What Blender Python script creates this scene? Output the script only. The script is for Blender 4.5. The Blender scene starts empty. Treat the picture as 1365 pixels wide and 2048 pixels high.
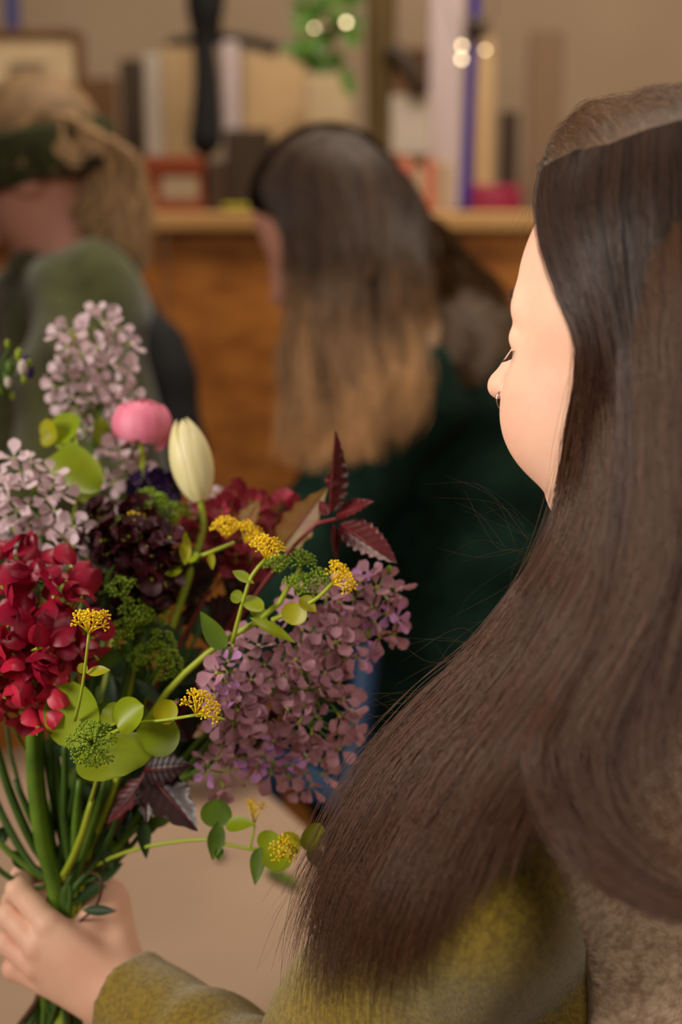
import bpy, math, random
import numpy as np
from mathutils import Vector, Matrix, Euler
rng = np.random.default_rng(7); random.seed(7)
S = bpy.context.scene
COL = S.collection
# ------------------------------------------------------------ camera
PITCH = math.radians(12); FPX = 2844.0; CAM = np.array([0.0, 0.0, 1.5])
cam = bpy.data.cameras.new('camera'); cam_o = bpy.data.objects.new('camera', cam); COL.objects.link(cam_o)
cam.sensor_fit = 'VERTICAL'; cam.sensor_height = 36; cam.lens = 50.0
cam_o.location = CAM; cam_o.rotation_euler = (math.radians(90) - PITCH, 0, 0)
cam.clip_start = 0.05
cam.dof.use_dof = True; cam.dof.focus_distance = 0.925; cam.dof.aperture_fstop = 2.8
S.camera = cam_o
RGT = np.array([1.0, 0, 0]); UP = np.array([0, math.sin(PITCH), math.cos(PITCH)]); FWD = np.array([0, math.cos(PITCH), -math.sin(PITCH)])
def P(px, py, d):
    """world point seen at photo pixel px, py at distance d along the viewing axis"""
    return CAM + FWD * d + RGT * ((px - 682.5) / FPX * d) + UP * ((1024 - py) / FPX * d)
# ------------------------------------------------------------ world, lights, exposure
S.view_settings.view_transform = 'Standard'; S.view_settings.look = 'None'
S.view_settings.exposure = 0.0; S.view_settings.gamma = 1.0; S.view_settings.use_curve_mapping = False
w = bpy.data.worlds.new('world'); S.world = w; w.use_nodes = True
w.node_tree.nodes['Background'].inputs['Color'].default_value = (1.0, 0.86, 0.72, 1)
w.node_tree.nodes['Background'].inputs['Strength'].default_value = 0.105
def area(name, loc, target, size, size_y, power, color, spread=180):
    l = bpy.data.lights.new(name, 'AREA'); l.shape = 'RECTANGLE'; l.size = size; l.size_y = size_y; l.energy = power; l.color = color; l.spread = math.radians(spread)
    o = bpy.data.objects.new(name, l); COL.objects.link(o); o.location = loc
    d = Vector(target) - Vector(loc); o.rotation_euler = d.to_track_quat('-Z', 'Y').to_euler()
    return o
area('window_light', (-1.75, -0.05, 2.0), (0.1, 0.93, 1.58), 0.55, 0.8, 7.2, (1.0, 0.90, 0.80), 58)
area('added_fill_light', (0.7, -0.7, 2.7), (0.3, 0.8, 1.15), 0.8, 0.8, 15, (1.0, 0.87, 0.74))  # added fill above and behind the camera, brightens vest and sleeve
area('room_light', (0.3, 2.0, 3.2), (0.2, 2.9, 1.0), 1.6, 0.8, 50, (1.0, 0.86, 0.70))
# ------------------------------------------------------------ object helpers
def link(name, data, parent=None, label=None, cat=None, group=None, kind=None):
    o = bpy.data.objects.new(name, data); COL.objects.link(o)
    if parent is not None:
        o.parent = parent
        if parent.parent is None: o.matrix_parent_inverse = Matrix.Translation(parent.location).inverted()
    if label: o['label'] = label
    if cat: o['category'] = cat
    if group: o['group'] = group
    if kind: o['kind'] = kind
    return o
def empty(name, loc, label, cat, group=None):
    o = link(name, None, None, label, cat, group); o.location = Vector([float(v) for v in loc]); o.empty_display_size = 0.02
    return o
def mk(name, vf, mat, parent=None, smooth=True, **kw):
    v, f = vf
    me = bpy.data.meshes.new(name)
    v = np.asarray(v, dtype=float)
    me.from_pydata(v.tolist(), [], [tuple(int(i) for i in q) for q in f]); me.update()
    if smooth: me.polygons.foreach_set('use_smooth', [True] * len(me.polygons))
    if mat: me.materials.append(mat)
    return link(name, me, parent, **kw)
def cat_vf(parts):
    V = []; Fc = []; n = 0
    for v, f in parts:
        v = np.asarray(v, dtype=float); V.append(v); Fc += [tuple(i + n for i in q) for q in f]; n += len(v)
    return np.concatenate(V), Fc
def nrm(a):
    a = np.asarray(a, dtype=float); return a / (np.linalg.norm(a, axis=-1, keepdims=True) + 1e-12)
def catmull(pts, n):
    pts = np.asarray(pts, dtype=float); m = len(pts)
    seg = np.linalg.norm(np.diff(pts[:, :3], axis=0), axis=1); t = np.r_[0, np.cumsum(seg)]; t /= t[-1]
    q = np.linspace(0, 1, n); out = np.empty((n, pts.shape[1]))
    tan = np.empty_like(pts)
    tan[1:-1] = (pts[2:] - pts[:-2]) / (t[2:] - t[:-2])[:, None]; tan[0] = (pts[1] - pts[0]) / (t[1] - t[0]); tan[-1] = (pts[-1] - pts[-2]) / (t[-1] - t[-2])
    i = np.clip(np.searchsorted(t, q, side='right') - 1, 0, m - 2); h = (t[i + 1] - t[i]); s = ((q - t[i]) / h)[:, None]; h = h[:, None]
    return (2*s**3-3*s**2+1)*pts[i] + (s**3-2*s**2+s)*h*tan[i] + (-2*s**3+3*s**2)*pts[i+1] + (s**3-s**2)*h*tan[i+1]
def tube(pts, r, n=8, seg=None):
    pts = np.asarray(pts, dtype=float)
    r = np.full(len(pts), r) if np.isscalar(r) else np.asarray(r, dtype=float)
    if seg: a = catmull(np.c_[pts, r], seg); pts, r = a[:, :3], a[:, 3]
    tn = nrm(np.gradient(pts, axis=0)); up = np.array([0.3, 0.2, 1.0]) if abs(tn[0][2]) < 0.9 else np.array([1.0, 0.1, 0])
    V = []; x = nrm(np.cross(tn[0], up)); an = np.linspace(0, 2*math.pi, n, endpoint=False)
    for p, t_, rr in zip(pts, tn, r):
        x = nrm(x - t_ * np.dot(x, t_)); y = np.cross(t_, x)
        V.append(p + rr * (np.cos(an)[:, None] * x + np.sin(an)[:, None] * y))
    V = np.concatenate(V); m = len(pts); Fc = []
    for i in range(m - 1):
        for j in range(n):
            k = (j + 1) % n; Fc.append((i*n+j, i*n+k, (i+1)*n+k, (i+1)*n+j))
    Fc.append(tuple(range(n))[::-1]); Fc.append(tuple((m-1)*n + j for j in range(n)))
    return V, Fc
def box(c, s, rz=0.0, bevel=0.0, rx=0.0, ry=0.0):
    c = np.asarray(c, float); s = np.asarray(s, float) / 2
    b = min(bevel, s.min() * 0.9)
    V = []; idx = {}
    if b <= 0:
        for x in (-1, 1):
            for y in (-1, 1):
                for z in (-1, 1): V.append((x*s[0], y*s[1], z*s[2]))
        Fc = [(0,1,3,2), (4,6,7,5), (0,4,5,1), (2,3,7,6), (0,2,6,4), (1,5,7,3)]
    else:
        for x in (-1, 1):
            for y in (-1, 1):
                for z in (-1, 1):
                    for a in range(3):
                        q = np.array([x*s[0], y*s[1], z*s[2]]) - b*np.array([x, y, z]); q[a] += b*(x, y, z)[a]
                        idx[(x, y, z, a)] = len(V); V.append(tuple(q))
        Fc = []
        for a in range(3):
            o1, o2 = (a+1) % 3, (a+2) % 3
            for sg in (-1, 1):
                q = []
                for u, v in ((-1,-1), (1,-1), (1,1), (-1,1)):
                    k = [0,0,0]; k[a] = sg; k[o1] = u; k[o2] = v; q.append(idx[tuple(k)+(a,)])
                Fc.append(tuple(q) if sg > 0 else tuple(q[::-1]))
        for a in range(3):
            o1, o2 = (a+1) % 3, (a+2) % 3
            for u in (-1, 1):
                for v in (-1, 1):
                    k1 = [0,0,0]; k1[a] = -1; k1[o1] = u; k1[o2] = v; k2 = list(k1); k2[a] = 1
                    q = (idx[tuple(k1)+(o1,)], idx[tuple(k2)+(o1,)], idx[tuple(k2)+(o2,)], idx[tuple(k1)+(o2,)])
                    Fc.append(q if u*v > 0 else q[::-1])
        for x in (-1, 1):
            for y in (-1, 1):
                for z in (-1, 1):
                    q = (idx[(x,y,z,0)], idx[(x,y,z,1)], idx[(x,y,z,2)]); Fc.append(q if x*y*z > 0 else q[::-1])
    V = np.array(V); R = np.array(Euler((rx, ry, rz)).to_matrix())
    return V @ R.T + c, Fc
def ico(c, r, squash=(1,1,1)):
    t = (1+5**.5)/2
    V = nrm(np.array([(-1,t,0),(1,t,0),(-1,-t,0),(1,-t,0),(0,-1,t),(0,1,t),(0,-1,-t),(0,1,-t),(t,0,-1),(t,0,1),(-t,0,-1),(-t,0,1)], float))
    Fc = [(0,11,5),(0,5,1),(0,1,7),(0,7,10),(0,10,11),(1,5,9),(5,11,4),(11,10,2),(10,7,6),(7,1,8),(3,9,4),(3,4,2),(3,2,6),(3,6,8),(3,8,9),(4,9,5),(2,4,11),(6,2,10),(8,6,7),(9,8,1)]
    return V*np.array(squash)*r + np.asarray(c), Fc
def sphere(c, r, nu=16, nv=10):
    V = []; Fc = []; r = np.broadcast_to(np.asarray(r, float), 3)
    for i in range(nv+1):
        th = math.pi*i/nv
        for j in range(nu):
            a = 2*math.pi*j/nu; V.append((math.sin(th)*math.cos(a)*r[0], math.sin(th)*math.sin(a)*r[1], math.cos(th)*r[2]))
    for i in range(nv):
        for j in range(nu):
            k = (j+1) % nu; Fc.append((i*nu+j, (i+1)*nu+j, (i+1)*nu+k, i*nu+k))
    return np.array(V)+np.asarray(c), Fc
# ------------------------------------------------------------ SDF surfaces (naive surface nets)
def sd_ell(p, c, r, M=None):
    q = p - np.asarray(c)
    if M is not None: q = q @ M.T
    r = np.asarray(r, float); k0 = np.linalg.norm(q/r, axis=-1); k1 = np.linalg.norm(q/r**2, axis=-1) + 1e-9
    return k0*(k0-1)/k1
def sd_cap(p, a, b, ra, rb):
    a = np.asarray(a, float); b = np.asarray(b, float); ba = b-a
    h = np.clip(((p-a) @ ba)/np.dot(ba, ba), 0, 1)
    return np.linalg.norm(p-a-h[..., None]*ba, axis=-1) - (ra+(rb-ra)*h)
def smin(a, b, k):
    h = np.clip(0.5+0.5*(b-a)/k, 0, 1); return b+(a-b)*h - k*h*(1-h)
def smax(a, b, k): return -smin(-a, -b, k)
def chain(p, pts, rad, k=0.01):
    d = None
    for i in range(len(pts)-1):
        e = sd_cap(p, pts[i], pts[i+1], rad[i], rad[i+1]); d = e if d is None else smin(d, e, k)
    return d
def surfnet(f, lo, hi, h):
    lo = np.asarray(lo, float); hi = np.asarray(hi, float)
    n = np.ceil((hi-lo)/h).astype(int)+1
    ax = [lo[i]+h*np.arange(n[i]) for i in range(3)]
    v = np.empty(n, dtype=np.float32)
    YZ = np.stack(np.meshgrid(ax[1], ax[2], indexing='ij'), -1)
    st = max(1, int(400000//(n[1]*n[2])))
    for i in range(0, n[0], st):
        xs = ax[0][i:i+st]
        g = np.empty((len(xs),)+YZ.shape[:2]+(3,)); g[..., 0] = xs[:, None, None]; g[..., 1:] = YZ
        v[i:i+st] = f(g.reshape(-1, 3)).reshape(g.shape[:3])
    ins = v < 0
    c = ins[:-1,:-1,:-1].astype(np.int8)
    for dx in (0,1):
        for dy in (0,1):
            for dz in (0,1):
                if dx+dy+dz: c = c + ins[dx:n[0]-1+dx, dy:n[1]-1+dy, dz:n[2]-1+dz]
    act = np.argwhere((c > 0) & (c < 8)); idx = -np.ones(c.shape, dtype=np.int64); idx[tuple(act.T)] = np.arange(len(act))
    acc = np.zeros((len(act), 3)); cnt = np.zeros(len(act))
    cs = [(x,y,z) for x in (0,1) for y in (0,1) for z in (0,1)]
    for a in cs:
        for ax_ in range(3):
            if a[ax_] == 0:
                b = list(a); b[ax_] = 1
                va = v[tuple((act+a).T)]; vb = v[tuple((act+b).T)]; m = (va < 0) != (vb < 0)
                t = np.where(m, va/np.where(m, va-vb, 1), 0); q = np.tile(np.array(a, float), (len(act), 1)); q[:, ax_] += t
                acc[m] += q[m]; cnt[m] += 1
    V = lo + h*(act + acc/cnt[:, None])
    Fc = []
    for a in range(3):
        b1, b2 = (a+1) % 3, (a+2) % 3
        sl0 = [slice(None)]*3; sl1 = [slice(None)]*3; sl0[a] = slice(0, -1); sl1[a] = slice(1, None)
        e0 = ins[tuple(sl0)]; e1 = ins[tuple(sl1)]; ed = np.argwhere(e0 != e1)
        ok = (ed[:, b1] > 0) & (ed[:, b2] > 0) & (ed[:, b1] < n[b1]-1) & (ed[:, b2] < n[b2]-1); ed = ed[ok]
        d1 = np.zeros(3, int); d1[b1] = 1; d2 = np.zeros(3, int); d2[b2] = 1
        q = np.stack([idx[tuple((ed-d1-d2).T)], idx[tuple((ed-d2).T)], idx[tuple(ed.T)], idx[tuple((ed-d1).T)]], 1)
        fl = e0[tuple(ed.T)]; q[~fl] = q[~fl][:, ::-1]; Fc.append(q)
    return V, np.concatenate(Fc)
def mk_sdf(name, f, lo, hi, h, mat, parent=None, **kw):
    v, q = surfnet(f, lo, hi, h)
    me = bpy.data.meshes.new(name); me.vertices.add(len(v)); me.vertices.foreach_set('co', v.ravel())
    me.loops.add(4*len(q)); me.loops.foreach_set('vertex_index', q.ravel().astype(np.int32)); me.polygons.add(len(q))
    me.polygons.foreach_set('loop_start', np.arange(0, 4*len(q), 4, dtype=np.int32)); me.update(calc_edges=True); me.validate()
    me.polygons.foreach_set('use_smooth', [True]*len(me.polygons))
    me.materials.append(mat); return link(name, me, parent, **kw)
# ------------------------------------------------------------ materials
def L(c): return tuple((x/12.92 if x <= 0.04045 else ((x+0.055)/1.055)**2.4) for x in [v/255 for v in c])+(1.0,)
def mat(name, c, rough=0.6, c2=None, scale=40.0, detail=4.0, bump=0.0, bscale=200.0, trans=0.0, spec=0.4, sheen=0.0, sss=0.0, metal=0.0, contrast=(0.35, 0.65), stretch=None, alpha_vein=None):
    m = bpy.data.materials.new(name); m.use_nodes = True; nt = m.node_tree; N = nt.nodes; b = N['Principled BSDF']
    col = L(c)
    b.inputs['Base Color'].default_value = col; b.inputs['Roughness'].default_value = rough
    b.inputs['Specular IOR Level'].default_value = spec; b.inputs['Metallic'].default_value = metal
    if sheen: b.inputs['Sheen Weight'].default_value = sheen; b.inputs['Sheen Roughness'].default_value = 0.5
    if sss:
        b.inputs['Subsurface Weight'].default_value = sss; b.inputs['Subsurface Radius'].default_value = (0.012, 0.005, 0.003); b.inputs['Subsurface Scale'].default_value = 0.6
    tc = N.new('ShaderNodeTexCoord'); vec = tc.outputs['Object']
    if stretch:
        mp = N.new('ShaderNodeMapping'); mp.inputs['Scale'].default_value = stretch; nt.links.new(vec, mp.inputs['Vector']); vec = mp.outputs['Vector']
    csock = None
    if c2:
        nz = N.new('ShaderNodeTexNoise'); nz.inputs['Scale'].default_value = scale; nz.inputs['Detail'].default_value = detail; nt.links.new(vec, nz.inputs['Vector'])
        rp = N.new('ShaderNodeValToRGB'); rp.color_ramp.elements[0].position = contrast[0]; rp.color_ramp.elements[1].position = contrast[1]
        rp.color_ramp.elements[0].color = col; rp.color_ramp.elements[1].color = L(c2)
        nt.links.new(nz.outputs['Fac'], rp.inputs['Fac']); nt.links.new(rp.outputs['Color'], b.inputs['Base Color']); csock = rp.outputs['Color']
    if bump:
        nz = N.new('ShaderNodeTexNoise'); nz.inputs['Scale'].default_value = bscale; nz.inputs['Detail'].default_value = 3; nt.links.new(vec, nz.inputs['Vector'])
        bp = N.new('ShaderNodeBump'); bp.inputs['Strength'].default_value = bump; bp.inputs['Distance'].default_value = 0.002
        nt.links.new(nz.outputs['Fac'], bp.inputs['Height']); nt.links.new(bp.outputs['Normal'], b.inputs['Normal'])
    if trans:
        t = N.new('ShaderNodeBsdfTranslucent'); t.inputs['Color'].default_value = col
        if csock: nt.links.new(csock, t.inputs['Color'])
        mx = N.new('ShaderNodeMixShader'); mx.inputs['Fac'].default_value = trans
        nt.links.new(b.outputs[0], mx.inputs[1]); nt.links.new(t.outputs[0], mx.inputs[2]); nt.links.new(mx.outputs[0], N['Material Output'].inputs['Surface'])
    return m
def hair_mat(name, c, c2, rough=0.35, along=None):
    """strand colour varies from hair to hair; along = colour the lengths fade to towards the tips"""
    m = bpy.data.materials.new(name); m.use_nodes = True; nt = m.node_tree; N = nt.nodes; b = N['Principled BSDF']
    hi = N.new('ShaderNodeHairInfo'); rp = N.new('ShaderNodeValToRGB')
    rp.color_ramp.elements[0].color = L(c); rp.color_ramp.elements[1].color = L(c2)
    at = N.new('ShaderNodeAttribute'); at.attribute_name = 'tone'; nt.links.new(at.outputs['Fac'], rp.inputs['Fac']); sock = rp.outputs['Color']
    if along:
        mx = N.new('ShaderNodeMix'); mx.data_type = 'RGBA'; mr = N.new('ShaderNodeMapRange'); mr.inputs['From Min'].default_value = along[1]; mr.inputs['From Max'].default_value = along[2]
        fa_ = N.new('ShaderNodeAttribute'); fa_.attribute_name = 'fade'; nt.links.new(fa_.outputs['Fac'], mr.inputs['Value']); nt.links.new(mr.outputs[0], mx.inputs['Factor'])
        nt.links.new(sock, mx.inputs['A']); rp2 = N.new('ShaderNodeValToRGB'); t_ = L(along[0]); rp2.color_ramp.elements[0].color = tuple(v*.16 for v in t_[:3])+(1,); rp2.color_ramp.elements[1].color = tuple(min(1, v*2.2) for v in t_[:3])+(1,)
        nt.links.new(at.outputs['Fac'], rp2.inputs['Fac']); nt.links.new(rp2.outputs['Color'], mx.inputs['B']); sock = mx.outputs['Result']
    nt.links.new(sock, b.inputs['Base Color']); b.inputs['Roughness'].default_value = rough
    b.inputs['Specular IOR Level'].default_value = 0.4
    return m
M = {}
def strands(name, A, rad, material, parent, **kw):
    """A: (n strands, k points, 3) world; rad: root radius (n,) or scalar"""
    tone = A[:, 0, 3] if A.shape[2] == 4 else rng.random(len(A)); A = A[:, :, :3]; n, k, _ = A.shape
    hc = bpy.data.hair_curves.new(name); hc.add_curves([k]*n)
    hc.position_data.foreach_set('vector', A.reshape(-1).astype(np.float32))
    r = np.ones((n, k))*np.reshape(rad, (-1, 1)); r *= np.interp(np.linspace(0, 1, k), [0, .75, 1], [1, 1, .25])
    at = hc.attributes.get('radius') or hc.attributes.new('radius', 'FLOAT', 'POINT')
    at.data.foreach_set('value', r.reshape(-1).astype(np.float32))
    ta = hc.attributes.new('tone', 'FLOAT', 'CURVE'); ta.data.foreach_set('value', tone.astype(np.float32))
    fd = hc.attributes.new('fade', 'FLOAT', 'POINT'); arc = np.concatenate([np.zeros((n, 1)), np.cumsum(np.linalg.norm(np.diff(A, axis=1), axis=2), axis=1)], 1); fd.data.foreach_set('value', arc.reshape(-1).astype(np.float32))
    hc.materials.append(material)
    return link(name, hc, parent, **kw)
#@@SECTION room
M['plaster'] = mat('painted_plaster', (150, 128, 104), 0.85, (165, 143, 118), scale=1.5, bump=0.1, bscale=60)
M['floor'] = mat('worn_concrete', (96, 84, 72), 0.7, (118, 104, 90), scale=3)
M['ply'] = mat('strand_board', (196, 124, 52), 0.6, (158, 92, 34), scale=14, detail=6, contrast=(0.38, 0.66), stretch=(1, 1, 2.2))
M['pine'] = mat('pine_rail', (196, 150, 92), 0.55, (178, 130, 74), scale=6, stretch=(0.6, 4, 8))
mk('floor', box((0, 2.2, -0.05), (7.0, 7.6, 0.1)), M['floor'], smooth=False, kind='structure')
mk('wall_back', box((0, 3.95, 1.5), (7.0, 0.1, 3.2)), M['plaster'], smooth=False, kind='structure')
mk('wall_right', box((2.6, 2.2, 1.5), (0.1, 7.6, 3.2)), M['plaster'], smooth=False, kind='structure')
CY = 2.62      # front face of the counter
def Pw(px, py, y):
    """world point seen at px, py on the upright plane at world Y = y"""
    r = FWD + RGT*((px-682.5)/FPX) + UP*((1024-py)/FPX); return CAM + r*(y/r[1])
zt = Pw(600, 424, CY)[2]; zb = Pw(600, 462, CY)[2]
ct = empty('counter', (0, CY+0.2, 0), 'orange strand-board counter with pale timber top edge running across the room', 'counter')
for i in range(5):
    x0 = -2.32+i*1.0
    mk('board_panel', box((x0+0.5, CY+0.015, zb/2), (0.996, 0.018, zb), bevel=0.002), M['ply'], ct, smooth=False)
mk('top_rail', box((0.2, CY-0.0, (zt+zb)/2), (5.0, 0.05, zt-zb), bevel=0.004), M['pine'], ct, smooth=False)
mk('shelf_board', box((0.2, CY+0.47, zt-0.012), (5.0, 0.88, 0.022), bevel=0.003), M['pine'], ct, smooth=False)
for i in range(4):
    mk('end_post', box((-2.0+i*1.45, CY+0.85, (zt-0.03)/2), (0.06, 0.06, zt-0.03), bevel=0.004), M['pine'], ct, smooth=False)
#@@SECTION backstuff
SH = zt  # height of the shelf surface
def slab(name, px0, px1, py0, y, m, label, cat, th=0.03, foot=None, lean=0.0, parent=None, group=None, bev=0.004):
    """upright board standing on the shelf: from px0 to px1 across, top at py0"""
    a = Pw(px0, py0, y); b = Pw(px1, py0, y); z1 = a[2]; z0 = SH if foot is None else foot
    c = ((a[0]+b[0])/2, y+th/2, (z0+z1)/2)
    kw = dict(label=label, cat=cat, group=group) if label else {}
    return mk(name, box(c, (b[0]-a[0], th, z1-z0), bevel=bev), m, parent, smooth=False, **kw)
M['canvas'] = mat('primed_canvas', (196, 174, 138), 0.8, (184, 160, 124), scale=20, bump=0.2, bscale=300)
M['greywhite'] = mat('grey_white_board', (178, 166, 152), 0.7)
M['lilacwhite'] = mat('lilac_white_board', (190, 172, 172), 0.7)
M['tan'] = mat('tan_board', (188, 158, 116), 0.75, (172, 142, 102), scale=8)
M['brown'] = mat('brown_wood', (112, 78, 44), 0.6, (92, 62, 34), scale=10, stretch=(3, 3, .5))
M['darkbrown'] = mat('dark_wood', (62, 46, 30), 0.6, (50, 36, 24), scale=10, stretch=(3, 3, .5))
M['olive'] = mat('olive_bark', (92, 74, 30), 0.8, (74, 56, 26), scale=12, bump=0.5, bscale=40, stretch=(2, 2, .5))
M['black'] = mat('black_cloth', (14, 14, 16), 0.85, bump=0.2, bscale=100)
M['orange'] = mat('orange_plastic', (124, 56, 28), 0.45)
M['paper'] = mat('grey_paper', (150, 132, 108), 0.8)
M['blue'] = mat('violet_blue_paint', (48, 38, 140), 0.4)
M['bluegrey'] = mat('blue_grey_paint', (66, 68, 118), 0.5)
M['teal'] = mat('teal_tape', (30, 130, 118), 0.5)
M['pinkp'] = mat('magenta_paper', (150, 40, 68), 0.6)
M['salmon'] = mat('salmon_cover', (196, 112, 88), 0.6)
M['beige'] = mat('beige_cover', (180, 156, 128), 0.6)
M['rust'] = mat('rust_cover', (140, 56, 34), 0.6)
M['graph'] = mat('graphite_print', (120, 104, 84), 0.8)
# framed notice at the upper left
fr = empty('framed_notice', (Pw(60, 430, 3.0)[0], 3.0, SH), 'cream framed notice with faint grey lines of print, upper left behind the headband', 'notice')
a = Pw(-40, 76, 3.0); b = Pw(158, 250, 3.0)
mk('sheet', box(((a[0]+b[0])/2, 3.0, (a[2]+SH)/2), (b[0]-a[0], 0.012, a[2]-SH), bevel=0.002), M['canvas'], fr, smooth=False)
mk('frame_side', box((b[0]+0.008, 3.0, (a[2]+SH)/2), (0.017, 0.03, a[2]-SH+0.02), bevel=0.003), M['brown'], fr, smooth=False)
mk('frame_side', box((a[0]-0.008, 3.0, (a[2]+SH)/2), (0.017, 0.03, a[2]-SH+0.02), bevel=0.003), M['brown'], fr, smooth=False)
mk('frame_top', box(((a[0]+b[0])/2, 3.0, a[2]+0.008), (b[0]-a[0], 0.03, 0.016), bevel=0.003), M['brown'], fr, smooth=False)
for k, (x0, x1, yy) in enumerate([(18, 92, 128), (14, 84, 141), (22, 88, 154), (20, 60, 196)]):
    q0 = Pw(x0, yy, 2.992); q1 = Pw(x1, yy, 2.992)
    mk('print_line', box(((q0[0]+q1[0])/2, 2.9925, q0[2]), (q1[0]-q0[0], 0.003, 0.006)), M['graph'], fr, smooth=False)
slab('painted_post', 3, 32, -60, 3.35, M['bluegrey'], 'slate-blue post above the framed notice in the upper left corner', 'post', th=0.03)
slab('leaning_board', 172, 232, 155, 3.4, M['brown'], 'brown wooden board leaning on the back wall beside the framed notice', 'board')
slab('leaning_board', 238, 284, 118, 3.2, M['darkbrown'], 'dark narrow board standing left of the pale grey panel', 'board')
slab('display_panel', 286, 322, 108, 3.05, M['greywhite'], 'narrow pale grey panel standing between dark board and tan panel', 'panel')
slab('display_panel', 323, 384, 95, 3.05, M['tan'], 'tan upright panel just left of the black umbrella', 'panel')
slab('display_panel', 444, 476, 82, 3.1, M['lilacwhite'], 'slim lilac-white panel just right of the black umbrella', 'panel')
slab('stretched_canvas', 486, 610, 108, 3.3, M['tan'], 'wide tan canvas leaning behind the seated dark-haired woman', 'canvas')
slab('stretched_canvas', 612, 704, 150, 3.2, M['canvas'], 'pale cream canvas beneath the hanging green plant', 'canvas')
slab('cabinet_panel', 450, 540, 258, 2.95, M['darkbrown'], 'dark brown panel left of the dark-haired head on the shelf', 'panel', th=0.1)
# rail with arms
rl = empty('wall_rail', tuple(Pw(450, 90, 3.6)), 'dark metal hanging rail across the back wall holding the umbrella', 'rail')
mk('bar', tube([Pw(335, 92, 3.3), Pw(400, 78, 3.3), Pw(480, 80, 3.3), Pw(556, 98, 3.3)], 0.012, 8, 12), M['black'], rl)
mk('bracket', tube([Pw(345, 92, 3.3), Pw(345, 92, 3.92)], 0.008, 6), M['black'], rl)
mk('bracket', tube([Pw(545, 96, 3.3), Pw(545, 96, 3.92)], 0.008, 6), M['black'], rl)
# closed black umbrella
um = empty('closed_umbrella', tuple(Pw(410, 320, 2.9)), 'closed black umbrella hanging point down from the rail', 'umbrella')
def lathe(path, rad, n=18, flute=0.0, nf=8):
    V, Fc = tube(path, rad, n); 
    return V, Fc
mk('canopy', tube([Pw(412, -60, 2.9), Pw(411, 20, 2.9), Pw(408, 80, 2.9), Pw(414, 150, 2.9), Pw(414, 240, 2.9), Pw(412, 290, 2.9), Pw(414, 312, 2.9)], [0.038, 0.036, 0.022, 0.024, 0.03, 0.031, 0.012], 16, 40), M['black'], um)
mk('handle', tube([Pw(425, -60, 2.93), Pw(432, 10, 2.93), Pw(430, 90, 2.93)], 0.012, 8, 12), M['black'], um)
mk('tip', tube([Pw(414, 305, 2.9), Pw(414, 345, 2.9)], [0.006, 0.003], 8), M['darkbrown'], um)
# orange crate
cr = empty('orange_crate', tuple(Pw(345, 420, 2.85)), 'orange plastic crate with a beige label band on the shelf right of the ponytail', 'crate')
a = Pw(287, 312, 2.8); b = Pw(408, 418, 2.8); wd = b[0]-a[0]; hh = a[2]-SH; cx = (a[0]+b[0])/2
mk('rim', box((cx, 2.86, a[2]-0.017), (wd, 0.16, 0.034), bevel=0.004), M['orange'], cr, smooth=False)
mk('body', box((cx, 2.86, SH+hh*0.42), (wd*0.95, 0.15, hh*0.5), bevel=0.004), M['orange'], cr, smooth=False)
mk('paper_band', box((cx+wd*0.12, 2.782, SH+hh*0.42), (wd*0.62, 0.004, hh*0.4)), M['paper'], cr, smooth=False)
mk('base', box((cx, 2.86, SH+0.012), (wd, 0.16, 0.024), bevel=0.004), M['orange'], cr, smooth=False)
slab('gap_shade', 288, 300, 345, 2.79, M['black'], 'dark strip put in for the shaded gap at the left end of the orange crate', 'shade_strip')  # black slab put in for the shade in the gap beside the crate
slab('storage_box', 412, 449, 322, 2.85, M['darkbrown'], 'dark storage box between orange crate and brown panel', 'box', th=0.12)
# trunk and right-hand things
tr = empty('wooden_post', tuple(Pw(760, 430, 3.0)), 'olive-brown rough wooden post behind the dark-haired head', 'post')
mk('shaft', tube([Pw(764, 430, 3.0), Pw(758, 250, 3.0), Pw(762, 120, 3.0), Pw(764, -60, 3.0)], [0.025, 0.024, 0.03, 0.03], 10, 14), M['olive'], tr)
mk('cross_piece', tube([Pw(775, 96, 2.97), Pw(800, 112, 2.97), Pw(836, 168, 2.97), Pw(846, 190, 2.97)], [0.016, 0.02, 0.02, 0.012], 8, 10), M['darkbrown'], tr)
slab('leaning_board', 790, 858, 96, 3.35, M['brown'], 'dark brown board behind the grey box, right of the wooden post', 'board')
slab('storage_box', 782, 866, 190, 2.98, M['greywhite'], 'pale grey carton standing right of the wooden post', 'box', th=0.14, foot=Pw(800, 312, 2.98)[2])
slab('display_panel', 862, 930, -80, 3.2, M['lilacwhite'], 'tall lilac-white panel left of the violet pole', 'panel')
slab('display_panel', 955, 992, 78, 3.15, M['tan'], 'slim tan panel right of the violet pole', 'panel')
slab('leaning_board', 1002, 1040, 222, 3.25, M['darkbrown'], 'dark narrow board leaning right of the slim tan panel', 'board')
slab('leaning_board', 1062, 1130, 60, 3.46, mat('wall_shade_tone', (124, 100, 78), .8), 'faint darker strip added for soft shading on the back wall, near the forehead', 'board')  # added slab, its tone stands in for soft vertical shading on the wall
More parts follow.
